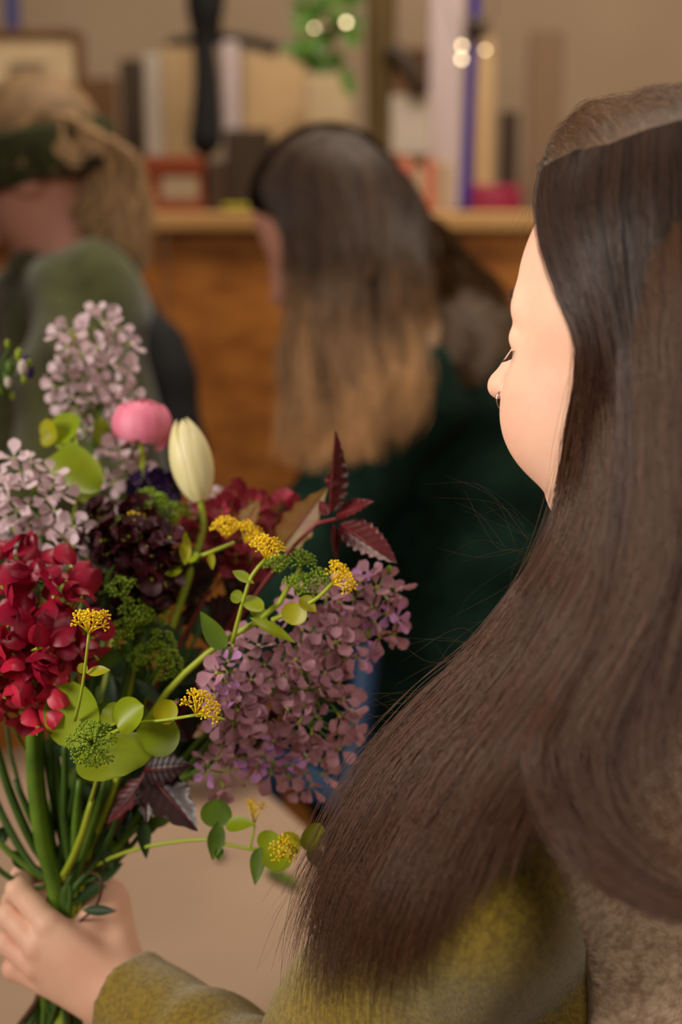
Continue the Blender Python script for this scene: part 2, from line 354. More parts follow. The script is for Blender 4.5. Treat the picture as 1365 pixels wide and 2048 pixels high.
# books
bx = [(784, 800, 306, 'rust', 'rust-red'), (802, 826, 318, 'salmon', 'salmon'), (828, 852, 340, 'beige', 'beige'), (853, 872, 318, 'salmon', 'salmon'), (873, 905, 325, 'beige', 'beige')]
names = ['dark rust-red book at the left end of the row by the violet pole', 'salmon book standing next to the rust-red book', 'short beige book in the middle of the row by the violet pole', 'salmon book between the two beige books', 'broad beige book next to the violet pole']
for (x0, x1, y0, mm, _), lb in zip(bx, names):
    r_ = empty('book', tuple(Pw((x0+x1)/2, 430, 2.86)), lb, 'book', 'books on the shelf beside the violet pole')
    a = Pw(x0, y0, 2.8); b = Pw(x1, y0, 2.8); c = (a[0]+b[0])/2; wd = b[0]-a[0]
    mk('cover', box((c, 2.87, (a[2]+SH)/2), (wd, 0.14, a[2]-SH), bevel=0.003), M[mm], r_, smooth=False)
    mk('page_block', box((c, 2.875, (a[2]+SH)/2+0.003), (wd*0.8, 0.135, a[2]-SH), bevel=0.001), M['canvas'], r_, smooth=False)
pl = empty('standing_pole', tuple(Pw(930, 435, 2.7)), 'slender violet-blue pole with a dark joint and teal taped foot', 'pole')
mk('shaft', tube([Pw(930, 430, 2.72), Pw(938, 250, 2.72), Pw(948, 75, 2.72), Pw(954, -60, 2.72)], [0.012, 0.010, 0.010, 0.011], 10, 16), M['blue'], pl)
mk('joint', tube([Pw(950, 78, 2.72), Pw(951, 38, 2.72)], [0.018, 0.02], 10), M['darkbrown'], pl)
mk('foot_tape', tube([Pw(930, 440, 2.72), Pw(930, 424, 2.72)], [0.022, 0.02], 12), M['teal'], pl)
pk = empty('paper_bundle', tuple(Pw(990, 425, 2.86)), 'rolled bundle of magenta paper lying on the shelf beside the violet pole', 'paper')
for k, (zz, yy) in enumerate([(0.014, 0), (0.014, .03), (0.038, .015)]):
    c = Pw(990, 430, 2.84+yy); mk('roll', tube([(c[0]-0.05, c[1], SH+zz), (c[0]+0.05, c[1]+0.01, SH+zz)], 0.0135, 12), M['pinkp'], pk)
tp = empty('flower_scrap', tuple(Pw(468, 416, 2.7)), 'small yellow-green cutting lying on the counter top', 'cutting')
M['ygreen'] = mat('lime_leaf', (160, 158, 24), 0.5)
mk('sprig', cat_vf([ico(Pw(455+9*k, 414+(k % 2)*3, 2.68), 0.011, (1.2, 1, .6)) for k in range(5)]), M['ygreen'], tp)
#@@SECTION lights_small
M['bulb'] = bpy.data.materials.new('warm_bulb'); M['bulb'].use_nodes = True
_b = M['bulb'].node_tree.nodes['Principled BSDF']; _b.inputs['Emission Color'].default_value = (1.0, 0.74, 0.42, 1); _b.inputs['Emission Strength'].default_value = 9.0; _b.inputs['Base Color'].default_value = (1, .8, .6, 1)
M['wire'] = mat('thin_wire', (60, 50, 36), 0.5)
for (pts, bl, lb) in [([(560, -40, 2.75), (600, 40, 2.75), (640, 70, 2.75), (693, 45, 2.75), (720, -40, 2.75)], [(693, 45), (622, 85), (629, 56), (655, 50)], 'string of warm fairy lights twined in the hanging green plant'),
                  ([(880, -40, 2.75), (915, 80, 2.75), (930, 105, 2.75), (965, 95, 2.75), (1000, -40, 2.75)], [(924, 118), (924, 92), (971, 100), (945, 97)], 'string of warm fairy lights hanging by the violet pole')]:
    fl = empty('fairy_lights', tuple(Pw(pts[0][0], pts[0][1], 2.75)), lb, 'string lights')
    W3 = [Pw(*q) for q in pts]; mk('wire', tube(W3, 0.0012, 5, 30), M['wire'], fl)
    for k, (x, y) in enumerate(bl): mk('bulb', ico(Pw(x, y, 2.74+0.02*k), 0.0046 if k < 2 else 0.003), M['bulb'], fl)
M['leafbg'] = mat('ivy_leaf', (58, 104, 14), 0.45, (84, 128, 22), scale=20, trans=0.25)
hp = empty('hanging_plant', tuple(Pw(650, -40, 2.75)), 'trailing bright green plant hanging at the top middle', 'plant')
mk('vine', tube([Pw(650, -60, 2.76), Pw(655, 20, 2.74), Pw(660, 80, 2.76), Pw(690, 165, 2.76)], 0.003, 6, 16), M['leafbg'], hp)
#@@SECTION plants
def blade(base, tip, width, nh, shape='ovate', serr=0.0, nser=9, pleat=0.0, npl=7, cup=0.0, curl=0.0, nu=16, nv=7, twist=0.0):
    base = np.asarray(base, float); tip = np.asarray(tip, float); y = tip-base; ln = np.linalg.norm(y); y = y/ln
    n = np.asarray(nh, float); n = nrm(n-y*np.dot(n, y)); x = np.cross(y, n)
    V = []; 
    for i in range(nu+1):
        u = i/nu
        if shape == 'ovate': wf = math.sin(math.pi*min(1, u)**0.75)**0.8*(1-0.25*u)*1.08
        elif shape == 'round': wf = max(0, 1-(2*u-1)**2)**0.5
        elif shape == 'lance': wf = math.sin(math.pi*u**0.9)
        elif shape == 'obov': wf = (math.sin(math.pi*0.5*min(1, u/0.72)) if u < 0.72 else max(0, 1-((u-0.72)/0.285)**2)**0.5)*(0.18+0.82*min(1, u/0.6))
        elif shape == 'heart': wf = max(0, 1-abs(2*u-0.8)**2.2/1.5)**0.5 if u < 0.99 else 0.02
        wf = max(wf, 0.02)
        s = 1-serr*(0.5-0.5*math.cos(2*math.pi*u*nser)) if serr else 1
        tw = twist*u
        for j in range(nv+1):
            v = 2*j/nv-1; hw = width/2*wf*(s if abs(v) > 0.99 else 1-(1-s)*abs(v)**3)
            z = cup*width*(v*v)*wf + curl*ln*(u*u) + pleat*width*math.sin(2*math.pi*(u*npl-abs(v)*1.6))*abs(v)**0.6*wf*(1-u*0.3)
            z -= 0.04*width*(1-abs(v))**6 if pleat else 0
            xx = v*hw; V.append(base+y*(u*ln)+x*(xx*math.cos(tw)-z*math.sin(tw))+n*(z*math.cos(tw)+xx*math.sin(tw)))
    m = nv+1; Fc = [(i*m+j, i*m+j+1, (i+1)*m+j+1, (i+1)*m+j) for i in range(nu) for j in range(nv)]
    return np.array(V), Fc
CAMN = -FWD
def nview(dx=0, dy=0, dz=1.0): return nrm(RGT*dx + UP*dy - FWD*dz)
for k in range(26):
    px = 600+rng.random()*110; py = -20+rng.random()*140
    if py > 120-abs(px-640)*0.4: continue
    d = 2.72+rng.random()*0.08; a = Pw(px, py, d); an = rng.random()*6.28
    mk('leaf', blade(a, a+0.035*(RGT*math.cos(an)-UP*abs(math.sin(an))), 0.032, nview(rng.normal(0, .5), .3+rng.normal(0, .3)), 'heart', cup=.1, nu=8, nv=4), M['leafbg'], hp)
for (px, py) in [(688, 140), (694, 160), (640, 120), (628, 108)]:
    a = Pw(px, py, 2.76); mk('leaf', blade(a, a+0.03*(-UP+RGT*.3), 0.026, nview(.2, .2), 'heart', cup=.1, nu=8, nv=4), M['leafbg'], hp)
M['stem'] = mat('green_stem', (98, 130, 30), 0.5, (70, 104, 24), scale=30, spec=.4)
M['dstem'] = mat('dark_green_stem', (62, 92, 22), 0.5, (48, 76, 20), scale=30)
M['bstem'] = mat('brown_stem', (74, 46, 26), 0.55)
M['limestem'] = mat('lime_stem', (150, 165, 40), 0.45)
M['lime'] = mat('lime_green_leaf', (128, 150, 14), 0.4, (150, 164, 20), scale=25, trans=0.3, spec=.4)
M['lime2'] = mat('yellow_lime_leaf', (172, 168, 20), 0.42, (150, 150, 16), scale=25, trans=0.3)
M['green'] = mat('mid_green_leaf', (94, 120, 22), 0.5, (72, 98, 20), scale=30, trans=0.2)
M['dgreen'] = mat('deep_green_leaf', (38, 66, 22), 0.55, (30, 54, 18), scale=30, trans=0.15)
M['umb'] = mat('yellow_umbel', (240, 204, 20), 0.6, (226, 190, 18), scale=200)
M['gumb'] = mat('green_umbel', (132, 158, 28), 0.55, (104, 134, 24), scale=200)
M['lilacp'] = mat('pale_lilac_petal', (226, 204, 208), 0.6, (212, 184, 194), scale=60, trans=0.3)
M['lilac'] = mat('lilac_petal', (196, 150, 162), 0.6, (172, 122, 138), scale=60, trans=0.3)
M['lilacv'] = mat('violet_petal', (196, 140, 196), 0.6, trans=0.3)
M['pink'] = mat('rose_pink_petal', (246, 156, 180), 0.55, (238, 132, 162), scale=30, trans=0.3, stretch=(3, 3, .6))
M['cream'] = mat('cream_tulip_petal', (240, 232, 186), 0.45, (228, 218, 160), scale=15, trans=0.25, stretch=(4, 4, .6))
M['crim'] = mat('crimson_petal', (164, 10, 48), 0.42, (122, 6, 40), scale=40, trans=0.2)
M['coral'] = mat('coral_red_petal', (206, 44, 70), 0.42, (178, 18, 56), scale=40, trans=0.2)
M['burg'] = mat('burgundy_petal', (66, 3, 16), 0.55, (34, 1, 9), scale=50, trans=0.12)
M['mauve'] = mat('dusky_rose_petal', (176, 60, 78), 0.55, (140, 40, 58), scale=50, trans=0.2)
M['purple'] = mat('indigo_petal', (58, 28, 92), 0.55, (42, 20, 70), scale=50, trans=0.15)
M['maroon'] = mat('maroon_leaf', (96, 26, 30), 0.36, (76, 18, 24), scale=30, trans=0.12, spec=.55)
M['dmaroon'] = mat('dark_maroon_leaf', (48, 20, 20), 0.4, (36, 14, 14), scale=30, spec=.5)
M['redvein'] = mat('red_vein', (112, 26, 30), 0.45)
G = P(128, 1850, 1.105)                 # where the hand grips the stems
AX = nrm(P(150, 1600, 1.09)-P(110, 2000, 1.125))
def stem_path(head, bow=(0, 0), k=None, spread=0.013, thru=True):
    """head: world point; gathers in the fist and fans out below it"""
    a = rng.random()*6.28; r = spread*math.sqrt(rng.random()); s1 = np.cross(AX, FWD); s1 = nrm(s1); s2 = np.cross(AX, s1)
    off = s1*math.cos(a)*r + s2*math.sin(a)*r; g = G+off; head = np.asarray(head, float)
    dirh = nrm(head-g)
    mid = (head+g)/2 + RGT*bow[0] + UP*bow[1]
    g1 = g+AX*0.035
    low = g-AX*0.045; end = low-AX*0.06-nrm(dirh-AX*np.dot(dirh, AX)+1e-6)*0.03*rng.random()
    pts = [head, mid*0.55+head*0.45+0*mid, mid*0.6+g1*0.4, g1, g, low, end] if thru else [head, mid, g1]
    return np.array(pts)
def cyl_between(a, b, r, n=5): return tube([a, (np.asarray(a)+b)/2, b], r, n)
def stem_mesh(name, path, r, m, parent, n=8, seg=22, extra=(), **kw):
    parts = [tube(path, r if not np.isscalar(r) else [r*.7]+[r]*(len(path)-1), n, seg)] + list(extra)
    return mk(name, cat_vf(parts), m, parent, **kw)
# shared floret meshes -------------------------------------------------
def floret_protos(tag, pm, n_pet, ln, wd, shape, cup, curl, variants=3, eye=None, tubel=0.006, splay=0.35):
    """petal meshes (local, facing +Z) and an eye mesh; returns list of (eye_mesh, petal_mesh)"""
    out = []
    for v in range(variants):
        V, Fc = blade((0, ln*0.06, 0), (0, ln, ln*splay*(0.6+0.4*v)), wd*(1+0.12*v), (0, 0, 1), shape, cup=cup, curl=curl, nu=7, nv=4)
        V[:, 2] += rng.normal(0, ln*0.03, len(V))
        me = bpy.data.meshes.new('petal'); me.from_pydata(V.tolist(), [], [tuple(q) for q in Fc]); me.polygons.foreach_set('use_smooth', [True]*len(me.polygons)); me.materials.append(pm)
        V2, F2 = cat_vf([tube([(0, 0, -tubel), (0, 0, -tubel*.3), (0, 0, 0.0006)], [0.0006, 0.0009, 0.0013], 6)])
        e = bpy.data.meshes.new('floret'); e.from_pydata(V2.tolist(), [], [tuple(q) for q in F2]); e.materials.append(eye or M['limestem'])
        out.append((e, me))
    return out
def basis(n, roll):
    n = nrm(n); a = np.array([0.2, 0.1, 1.0]) if abs(n[2]) < .95 else np.array([1.0, 0, 0]); x = nrm(np.cross(a, n)); y = np.cross(n, x)
    c, s = math.cos(roll), math.sin(roll); x2 = x*c+y*s; y2 = -x*s+y*c
    return Matrix(((x2[0], y2[0], n[0]), (x2[1], y2[1], n[1]), (x2[2], y2[2], n[2])))
def place_floret(root, proto, pos, n, roll, npet, sc=1.0, fname='floret', jit=0.12):
    e, pmesh = proto
    o = bpy.data.objects.new(fname, e); COL.objects.link(o); o.parent = root
    o.matrix_local = Matrix.Translation(Vector([float(v) for v in (pos-np.array(root.location))])) @ basis(n, roll).to_4x4() @ Matrix.Scale(sc, 4)
    for k in range(npet):
        p = bpy.data.objects.new('petal', pmesh); COL.objects.link(p); p.parent = o
        p.rotation_euler = (rng.normal(0, jit), rng.normal(0, jit), 2*math.pi*k/npet+rng.normal(0, jit))
        s = 1+rng.normal(0, .07); p.scale = (s, s, s)
    return o
def scatter(cl, n, mind):
    """cl: ellipses (px, py, rx, ry, d, weight) -> pixel/depth samples kept apart"""
    w_ = np.array([c[5] for c in cl], float); w_ /= w_.sum(); out = []; tries = 0
    while len(out) < n and tries < n*60:
        tries += 1; c = cl[rng.choice(len(cl), p=w_)]; a = rng.random()*6.283; r = rng.random()**.5
        u, v = r*math.cos(a), r*math.sin(a); bul = math.sqrt(max(0, 1-r*r))
        q = np.array([c[0]+u*c[2], c[1]+v*c[3]]); dd = c[4]-bul*min(c[2], c[3])/FPX*0.8 + rng.normal(0, .004)
        if all((q[0]-o[0])**2+(q[1]-o[1])**2 > mind**2 for o in out): out.append((q[0], q[1], dd, u, v))
    return out
def raceme(name, label, catg, cl, n, mind, protos, npet, spine, stem_m, group=None, sc=1.0, fname='floret', buds=0, budm=None, stem_r=0.0022, face=0.8, bow=(0, 0), scj=.12, leaves=()):
    """one flowering stem: spine = pixel/depth points from tip down to where the stalk leaves the heads"""
    root = empty(name, G, label, catg, group)
    sp = np.array([P(*q) for q in spine]); path = np.concatenate([sp[:-1], stem_path(sp[-1], bow)]); ext = []
    for (px, py, d, u, v) in scatter(cl, n, mind):
        pos = P(px, py, d); n_ = nview(u*1.1+rng.normal(0, .35), -v*1.0+rng.normal(0, .35)+.15, face)
        pr = protos[rng.integers(len(protos))]
        place_floret(root, pr, pos, n_, rng.random()*6.28, npet, sc*(1+rng.normal(0, scj)), fname)
        j = np.argmin(((sp-pos)**2).sum(1)); tgt = sp[min(j+1, len(sp)-1)] if rng.random() < .6 else sp[j]
        b0 = pos-n_*0.004; ext.append(tube([b0, b0*.5+tgt*.5-n_*.006, tgt], [.0006, .0006, .0008], 4, 5))
    for (px, py, d, u, v) in (scatter(cl, buds, 8) if buds else []):
        pos = P(px, py-10, d+.003); ext.append(tube([pos, (pos+sp[0])/2, sp[min(1, len(sp)-1)]], .0005, 4, 4))
        mk('bud', ico(pos, .0024, (1, 1, 1.7)), budm or M['gumb'], root)
    stem_mesh('stem', path, stem_r, stem_m, root, extra=ext)
    for lf in leaves: mk('leaf', blade(P(*lf[0]), P(*lf[1]), lf[2], nview(*lf[3]), 'lance', cup=.15, nu=10, nv=4), M['green'], root)
    return root
PR = {'pale': floret_protos('a', M['lilacp'], 4, .0120, .0080, 'obov', .06, .1), 'lil': floret_protos('b', M['lilac'], 4, .0125, .0085, 'obov', .06, .1), 'vio': floret_protos('c', M['lilacv'], 4, .0110, .0078, 'obov', .1, .15),
      'crim': floret_protos('d', M['crim'], 2, .0150, .0160, 'round', -.28, -.2, splay=.8), 'coral': floret_protos('e', M['coral'], 2, .0150, .0160, 'round', -.28, -.2, splay=.8),
      'burg': floret_protos('f', M['burg'], 4, .0105, .0115, 'round', .12, .1, splay=.5), 'mau': floret_protos('g', M['mauve'], 4, .0125, .0115, 'obov', .12, .1, splay=.5), 'pur': floret_protos('h', M['purple'], 5, .014, .011, 'obov', .1, .1, splay=.3)}
BQ = 'flowering stems held in the bouquet'
raceme('rocket_flower', 'tall pale lilac rocket flower spray rising highest at the upper left', 'flower', [(200, 665, 40, 42, 1.2, 2), (235, 740, 36, 95, 1.2, 3), (140, 700, 34, 46, 1.19, 2), (170, 770, 62, 60, 1.2, 3), (180, 860, 14, 50, 1.2, .8)], 40, 22, PR['pale'], 4, [(205, 640, 1.21), (205, 740, 1.21), (190, 860, 1.19), (180, 980, 1.17), (170, 1100, 1.14)], M['stem'], buds=6, budm=M['lime2'])
raceme('rocket_flower', 'pale lilac rocket flower spray at the left edge above the crimson blooms', 'flower', [(40, 1000, 58, 88, 1.1, 4), (95, 1000, 36, 60, 1.1, 2), (150, 1090, 42, 44, 1.09, 1.5)], 34, 24, PR['pale'], 4, [(60, 935, 1.12), (75, 1020, 1.12), (90, 1120, 1.12), (100, 1250, 1.12)], M['stem'])
raceme('rocket_flower', 'small pale lilac rocket flower tucked beneath the pink ranunculus', 'flower', [(235, 930, 40, 40, 1.18, 1), (420, 1010, 30, 30, 1.17, .5), (215, 1030, 24, 26, 1.16, .4)], 18, 19, PR['pale'], 4, [(240, 920, 1.19), (235, 1000, 1.18), (225, 1100, 1.15)], M['stem'])
raceme('rocket_flower', 'large mauve rocket flower mass hanging low right of centre', 'flower', [(530, 1350, 100, 90, 1.04, 5), (620, 1400, 75, 95, 1.05, 4), (640, 1240, 62, 70, 1.04, 3), (480, 1420, 60, 70, 1.03, 2.5), (665, 1450, 55, 60, 1.06, 2)], 72, 25, PR['lil'], 4, [(650, 1240, 1.06), (590, 1310, 1.07), (520, 1370, 1.08), (430, 1450, 1.09), (330, 1560, 1.09)], M['stem'], fname='floret')
raceme('rocket_flower', 'pink-lilac rocket flower spray at the far right tip of the bouquet', 'flower', [(745, 1170, 52, 36, 1.05, 2), (760, 1240, 40, 60, 1.05, 3), (700, 1290, 56, 36, 1.05, 2), (690, 1200, 30, 40, 1.06, 1)], 30, 25, PR['lil']+PR['vio'][:1], 4, [(775, 1150, 1.06), (735, 1220, 1.06), (680, 1290, 1.07), (560, 1370, 1.08), (420, 1480, 1.09)], M['stem'], buds=3)
raceme('rocket_flower', 'drooping lilac and violet rocket flower spray above the dark leaf', 'flower', [(440, 1530, 36, 48, 1.05, 2), (560, 1520, 56, 42, 1.06, 2), (470, 1420, 34, 30, 1.02, .7), (620, 1550, 34, 40, 1.07, .8), (445, 1340, 22, 30, 1.0, .4)], 32, 24, PR['lil']+PR['lil']+PR['vio'], 4, [(560, 1530, 1.08), (500, 1520, 1.08), (420, 1530, 1.09), (300, 1600, 1.09)], M['stem'])
raceme('stock_flower', 'large crimson flower spike with rounded petals at the left edge', 'flower', [(40, 1180, 70, 70, 1.03, 2), (120, 1190, 66, 60, 1.02, 2), (60, 1300, 88, 80, 1.01, 3.2), (170, 1290, 34, 45, 1.03, .6), (-20, 1300, 60, 110, 1.03, 1.6), (30, 1120, 50, 40, 1.04, .6)], 70, 27, PR['crim'], 2, [(30, 1110, 1.07), (60, 1250, 1.07), (70, 1400, 1.08), (80, 1560, 1.09)], M['stem'], stem_r=.004, face=.6)
raceme('stock_flower', 'coral-red flower spike below the crimson one with a single hanging petal', 'flower', [(60, 1370, 78, 52, 1.0, 3), (15, 1400, 40, 50, 1.01, 1), (78, 1462, 14, 14, 1.0, .3), (45, 1310, 60, 40, .995, 1.2)], 28, 27, PR['coral'], 2, [(60, 1350, 1.06), (70, 1420, 1.07), (72, 1560, 1.08)], M['stem'], stem_r=.0035, face=.6)
raceme('snapdragon', 'dark burgundy flower spike in the middle of the bouquet', 'flower', [(235, 1035, 70, 22, 1.1, 1.2), (260, 1080, 75, 40, 1.08, 2.2), (290, 1160, 56, 50, 1.07, 2.2), (200, 1060, 30, 25, 1.09, .6)], 52, 17, PR['burg'], 4, [(240, 1030, 1.12), (270, 1100, 1.11), (280, 1200, 1.11), (240, 1400, 1.1)], M['dstem'], face=.5)
raceme('snapdragon', 'burgundy flower spike with a few pink buds right of the first', 'flower', [(320, 1090, 32, 40, 1.07, 1), (215, 1180, 36, 50, 1.1, 1)], 16, 17, PR['burg'], 4, [(330, 1070, 1.1), (320, 1130, 1.11), (290, 1300, 1.1)], M['dstem'], buds=6, budm=M['coral'], face=.5)
raceme('heuchera_flower', 'blurred dusky rose flower cluster behind the yellow umbels', 'flower', [(440, 1060, 58, 50, 1.15, 2), (500, 1030, 60, 34, 1.16, 1.4), (480, 1110, 50, 30, 1.14, 1), (560, 1020, 30, 20, 1.16, .5)], 36, 18, PR['mau'], 4, [(500, 1010, 1.18), (450, 1100, 1.17), (360, 1250, 1.14)], M['bstem'])
raceme('aquilegia_flower', 'single dark indigo flower beneath the cream tulip', 'flower', [(300, 968, 26, 12, 1.15, 1), (325, 975, 20, 12, 1.15, .6)], 5, 15, PR['pur'], 5, [(312, 975, 1.17), (300, 1080, 1.15)], M['stem'])
#@@SECTION singles
# ranunculus
rn = empty('ranunculus', G, 'rose-pink ranunculus bloom with a layered domed head near the tulip', 'flower')
rc = P(284, 848, 1.16); up_ = nrm(UP*1.0+RGT*.05-FWD*.25); rx_ = nrm(np.cross(up_, FWD)); ry_ = np.cross(up_, rx_)
def cap_petal(c, ax, az, el, R, hw, hh_, n=8, open_=0.0):
    V = []
    for i in range(n+1):
        e = el-hh_+2*hh_*i/n; wf = math.sin(math.pi*(0.16+0.68*i/n))**.6
        for j in range(n+1):
            v = 2*j/n-1; a = az+v*hw*wf; rr = R*(1+open_*max(0, i/n-.6)-0.03*v*v+.012*math.sin(9*v+az*3))
            ed = e+0.09*math.cos(v*7+az)*(i/n)
            V.append(c+rx_*(rr*1.14*math.cos(ed)*math.cos(a))+ry_*(rr*1.1*math.cos(ed)*math.sin(a))+ax*(rr*.94*math.sin(ed)))
    m = n+1; return np.array(V), [(i*m+j, i*m+j+1, (i+1)*m+j+1, (i+1)*m+j) for i in range(n) for j in range(n)]
for lay, (R_, cnt, el, hh_) in enumerate([(.0222, 6, .12, .85), (.0210, 6, .35, .85), (.0196, 5, .6, .8), (.0180, 5, .8, .7), (.016, 4, .95, .6)]):
    for k in range(cnt):
        mk('petal', cap_petal(rc, up_, 2*math.pi*k/cnt+lay*.55, el, R_*(1+rng.normal(0, .045)), .62, hh_*.9, open_=.10), M['pink'], rn)
mk('petal', cap_petal(rc-up_*.006, up_, math.pi*1.18, -.5, .0222, .4, .5), M['pink'], rn)
mk('petal', cap_petal(rc-up_*.004, up_, math.pi*1.85, -.35, .0226, .4, .5), M['pink'], rn)
mk('calyx', cat_vf([blade(rc-up_*.018, rc-up_*.012+(rx_*math.cos(a)+ry_*math.sin(a))*.012, .006, -up_, 'lance', nu=6, nv=2) for a in np.linspace(0, 5, 5)]), M['lime'], rn)
stem_mesh('stem', np.concatenate([[rc-up_*.016, rc-up_*.03], stem_path(P(288, 960, 1.15))]), .0028, M['limestem'], rn)
# tulip
tu = empty('tulip', G, 'closed cream-white tulip leaning beside the pink ranunculus', 'flower')
tb = P(402, 1002, 1.13); tt = P(364, 838, 1.13); ay = nrm(tt-tb); ln = np.linalg.norm(tt-tb); ax1 = nrm(np.cross(ay, FWD)); ax2 = np.cross(ay, ax1)
for k in range(6):
    az = 2*math.pi*k/6+.5; ins = .93 if k % 2 else 1.0; V = []; n = 14; m = 9
    for i in range(n+1):
        u = i/n; R_ = .0172*ins*(math.sin(math.pi*(u*.93+.035)**.92)**.55)
        for j in range(m):
            v = 2*j/(m-1)-1; a = az+v*.78*(math.sin(math.pi*(.12+.85*u))**.5 if u < .97 else .25); rr = R_*(1-.04*v*v)*(1+.03*(1-abs(v))**4)
            V.append(tb+ay*(u*ln*(1 if ins == 1 else .97))+ax1*rr*math.cos(a)+ax2*rr*math.sin(a))
    mk('petal', (V, [(i*m+j, i*m+j+1, (i+1)*m+j+1, (i+1)*m+j) for i in range(n) for j in range(m-1)]), M['cream'], tu)
stem_mesh('stem', np.concatenate([[tb+ay*.003], stem_path(P(408, 1050, 1.13), (.0, 0))]), .0032, M['limestem'], tu)
# Smyrnium: lime perfoliate leaves, yellow and green umbels
def umbel(node, dirn, nray, ln, spread, r=.0009, nb=9, sub=.0045):
    parts = []; n = nrm(dirn); B = np.array(basis(n, rng.random()*6)); balls = []
    for k in range(nray):
        a = 2.399*k; e = spread*math.sqrt((k+.5)/nray); q = B @ np.array([math.sin(e)*math.cos(a), math.sin(e)*math.sin(a), math.cos(e)])
        tip = node+q*ln*(1+rng.normal(0, .08)); parts.append(tube([node, (node+tip)/2+n*.0008, tip], .0005, 4))
        Bq = np.array(basis(q, 0))
        for j in range(nb):
            a2 = 2.399*j; e2 = 1.3*math.sqrt((j+.5)/nb); q2 = Bq @ np.array([math.sin(e2)*math.cos(a2), math.sin(e2)*math.sin(a2), math.cos(e2)]); t2 = tip+q2*sub
            parts.append(tube([tip, t2], .00025, 3)); balls.append(ico(t2, r*(1+rng.normal(0, .15)), (1, 1, .9)))
    return cat_vf(parts+balls)
def smyr(label, path, leaves, umbels, branches=(), m=M['lime'], r=.0022, thru=True, sm=None):
    root = empty('perfoliate_stem', G, label, 'foliage')
    sp = np.array([P(*q) for q in path]); full = np.concatenate([sp[:-1], stem_path(sp[-1])]) if thru else sp
    rr = np.linspace(r*.6, r*1.15, len(full)); ext = [tube([P(*q) for q in b], [r*.5]*(len(b)-1)+[r*.65], 6, 10) for b in branches]
    stem_mesh('stem', full, rr, sm or M['limestem'], root, extra=ext)
    for lf in leaves:
        b, t, wd, nh = lf[:4]; o = lf[4] if len(lf) > 4 else {}
        mk('leaf', blade(P(*b), P(*t), wd, nview(*nh), o.get('s', 'round'), cup=o.get('cup', .12), curl=o.get('curl', .05), nu=14, nv=8), o.get('m', m), root)
    for um_ in umbels:
        nd, dv, nray, l_, sp_, mm = um_[:6]; mk('umbel', umbel(P(*nd), RGT*dv[0]+UP*dv[1]-FWD*dv[2], nray, l_, sp_), M[mm], root)
    return root
smyr('lime perfoliate stem standing at the upper left beside the pale lilac spray', [(150, 870, 1.14), (160, 960, 1.13), (140, 1070, 1.12), (120, 1250, 1.11)],
     [((112, 890, 1.14), (150, 828, 1.15), .027, (-.3, .5)), ((108, 884, 1.14), (92, 838, 1.14), .018, (-.8, .3), {'m': M['lime2']}), ((112, 905, 1.13), (200, 985, 1.12), .034, (.2, .5), {'s': 'heart'}), ((160, 960, 1.13), (180, 1010, 1.12), .02, (.4, .3)), ((205, 895, 1.17), (200, 835, 1.17), .014, (.3, .2)), ((84, 890, 1.14), (115, 862, 1.14), .014, (-.2, .4), {'m': M['lime2']})], [], [[(112, 893, 1.14), (150, 900, 1.14), (160, 940, 1.13)]])
smyr('long lime perfoliate stem with three umbels reaching right over the mauve flowers', [(590, 1150, 1.0), (575, 1185, 1.0), (535, 1230, 1.0), (430, 1295, 1.01), (330, 1390, 1.03), (250, 1520, 1.06)],
     [((500, 1235, .995), (590, 1290, .99), .0125, (.2, .9, .6), {'s': 'lance'}), ((535, 1240, 1.0), (495, 1205, 1.0), .010, (-.3, .5), {'s': 'lance'}), ((450, 1300, 1.0), (402, 1222, 1.0), .0155, (-.5, .5), {'s': 'ovate', 'm': M['green']}), ((450, 1290, 1.0), (462, 1350, 1.0), .010, (.3, .2), {'s': 'lance', 'm': M['green']}),
      ((484, 1200, .99), (528, 1218, .99), .0125, (.1, .7)), ((484, 1200, .99), (462, 1188, .99), .010, (-.4, .7)), ((465, 1142, .985), (508, 1168, .985), .009, (.3, .7), {'s': 'lance'}), ((595, 1205, .985), (585, 1250, .985), .0185, (-.1, .5), {'m': M['lime2']}), ((600, 1195, .985), (632, 1225, .985), .0125, (.4, .5), {'m': M['lime2'], 's': 'ovate'})],
     [((532, 1118, .985), (.15, 1, .3), 12, .0125, .9, 'umb'), ((560, 1150, 1.0), (-.1, 1, .2), 10, .0105, .9, 'gumb'), ((665, 1168, .985), (.65, .45, .3), 12, .012, .95, 'umb'), ((600, 1190, 1.0), (.25, 1, .4), 12, .012, 1.0, 'gumb'), ((600, 1135, 1.0), (.2, .8, .4), 7, .0085, .9, 'gumb'), ((630, 1165, 1.0), (.4, .4, .4), 7, .008, .9, 'gumb')],
     [[(430, 1296, 1.012), (330, 1392, 1.032), (255, 1515, 1.06)], [(532, 1118, .985), (505, 1150, .985), (486, 1205, .99), (465, 1285, 1.0)], [(665, 1168, .985), (630, 1200, .985), (545, 1240, 1.0)], [(600, 1190, 1.0), (590, 1165, 1.0), (600, 1135, 1.0)]], r=.0030)
smyr('small yellow umbel stem behind the rose cluster, over the dark flowers', [(470, 1085, 1.06), (420, 1105, 1.06), (360, 1130, 1.07), (290, 1250, 1.09)],
     [((365, 1140, 1.06), (330, 1150, 1.06), .010, (-.2, .8), {'s': 'lance'}), ((370, 1130, 1.06), (372, 1062, 1.06), .009, (.1, .3), {'s': 'lance', 'm': M['lime2']}), ((370, 1120, 1.06), (400, 1110, 1.06), .010, (.2, .8), {'s': 'lance'}), ((420, 1100, 1.06), (425, 1140, 1.06), .006, (.2, .3), {'s': 'lance', 'm': M['lime2']})],
     [((455, 1078, 1.05), (.1, 1, .3), 11, .012, .9, 'umb'), ((490, 1085, 1.05), (.5, .8, .3), 9, .011, .9, 'umb'), ((262, 1065, 1.09), (.6, .6, .3), 8, .012, .9, 'umb')])
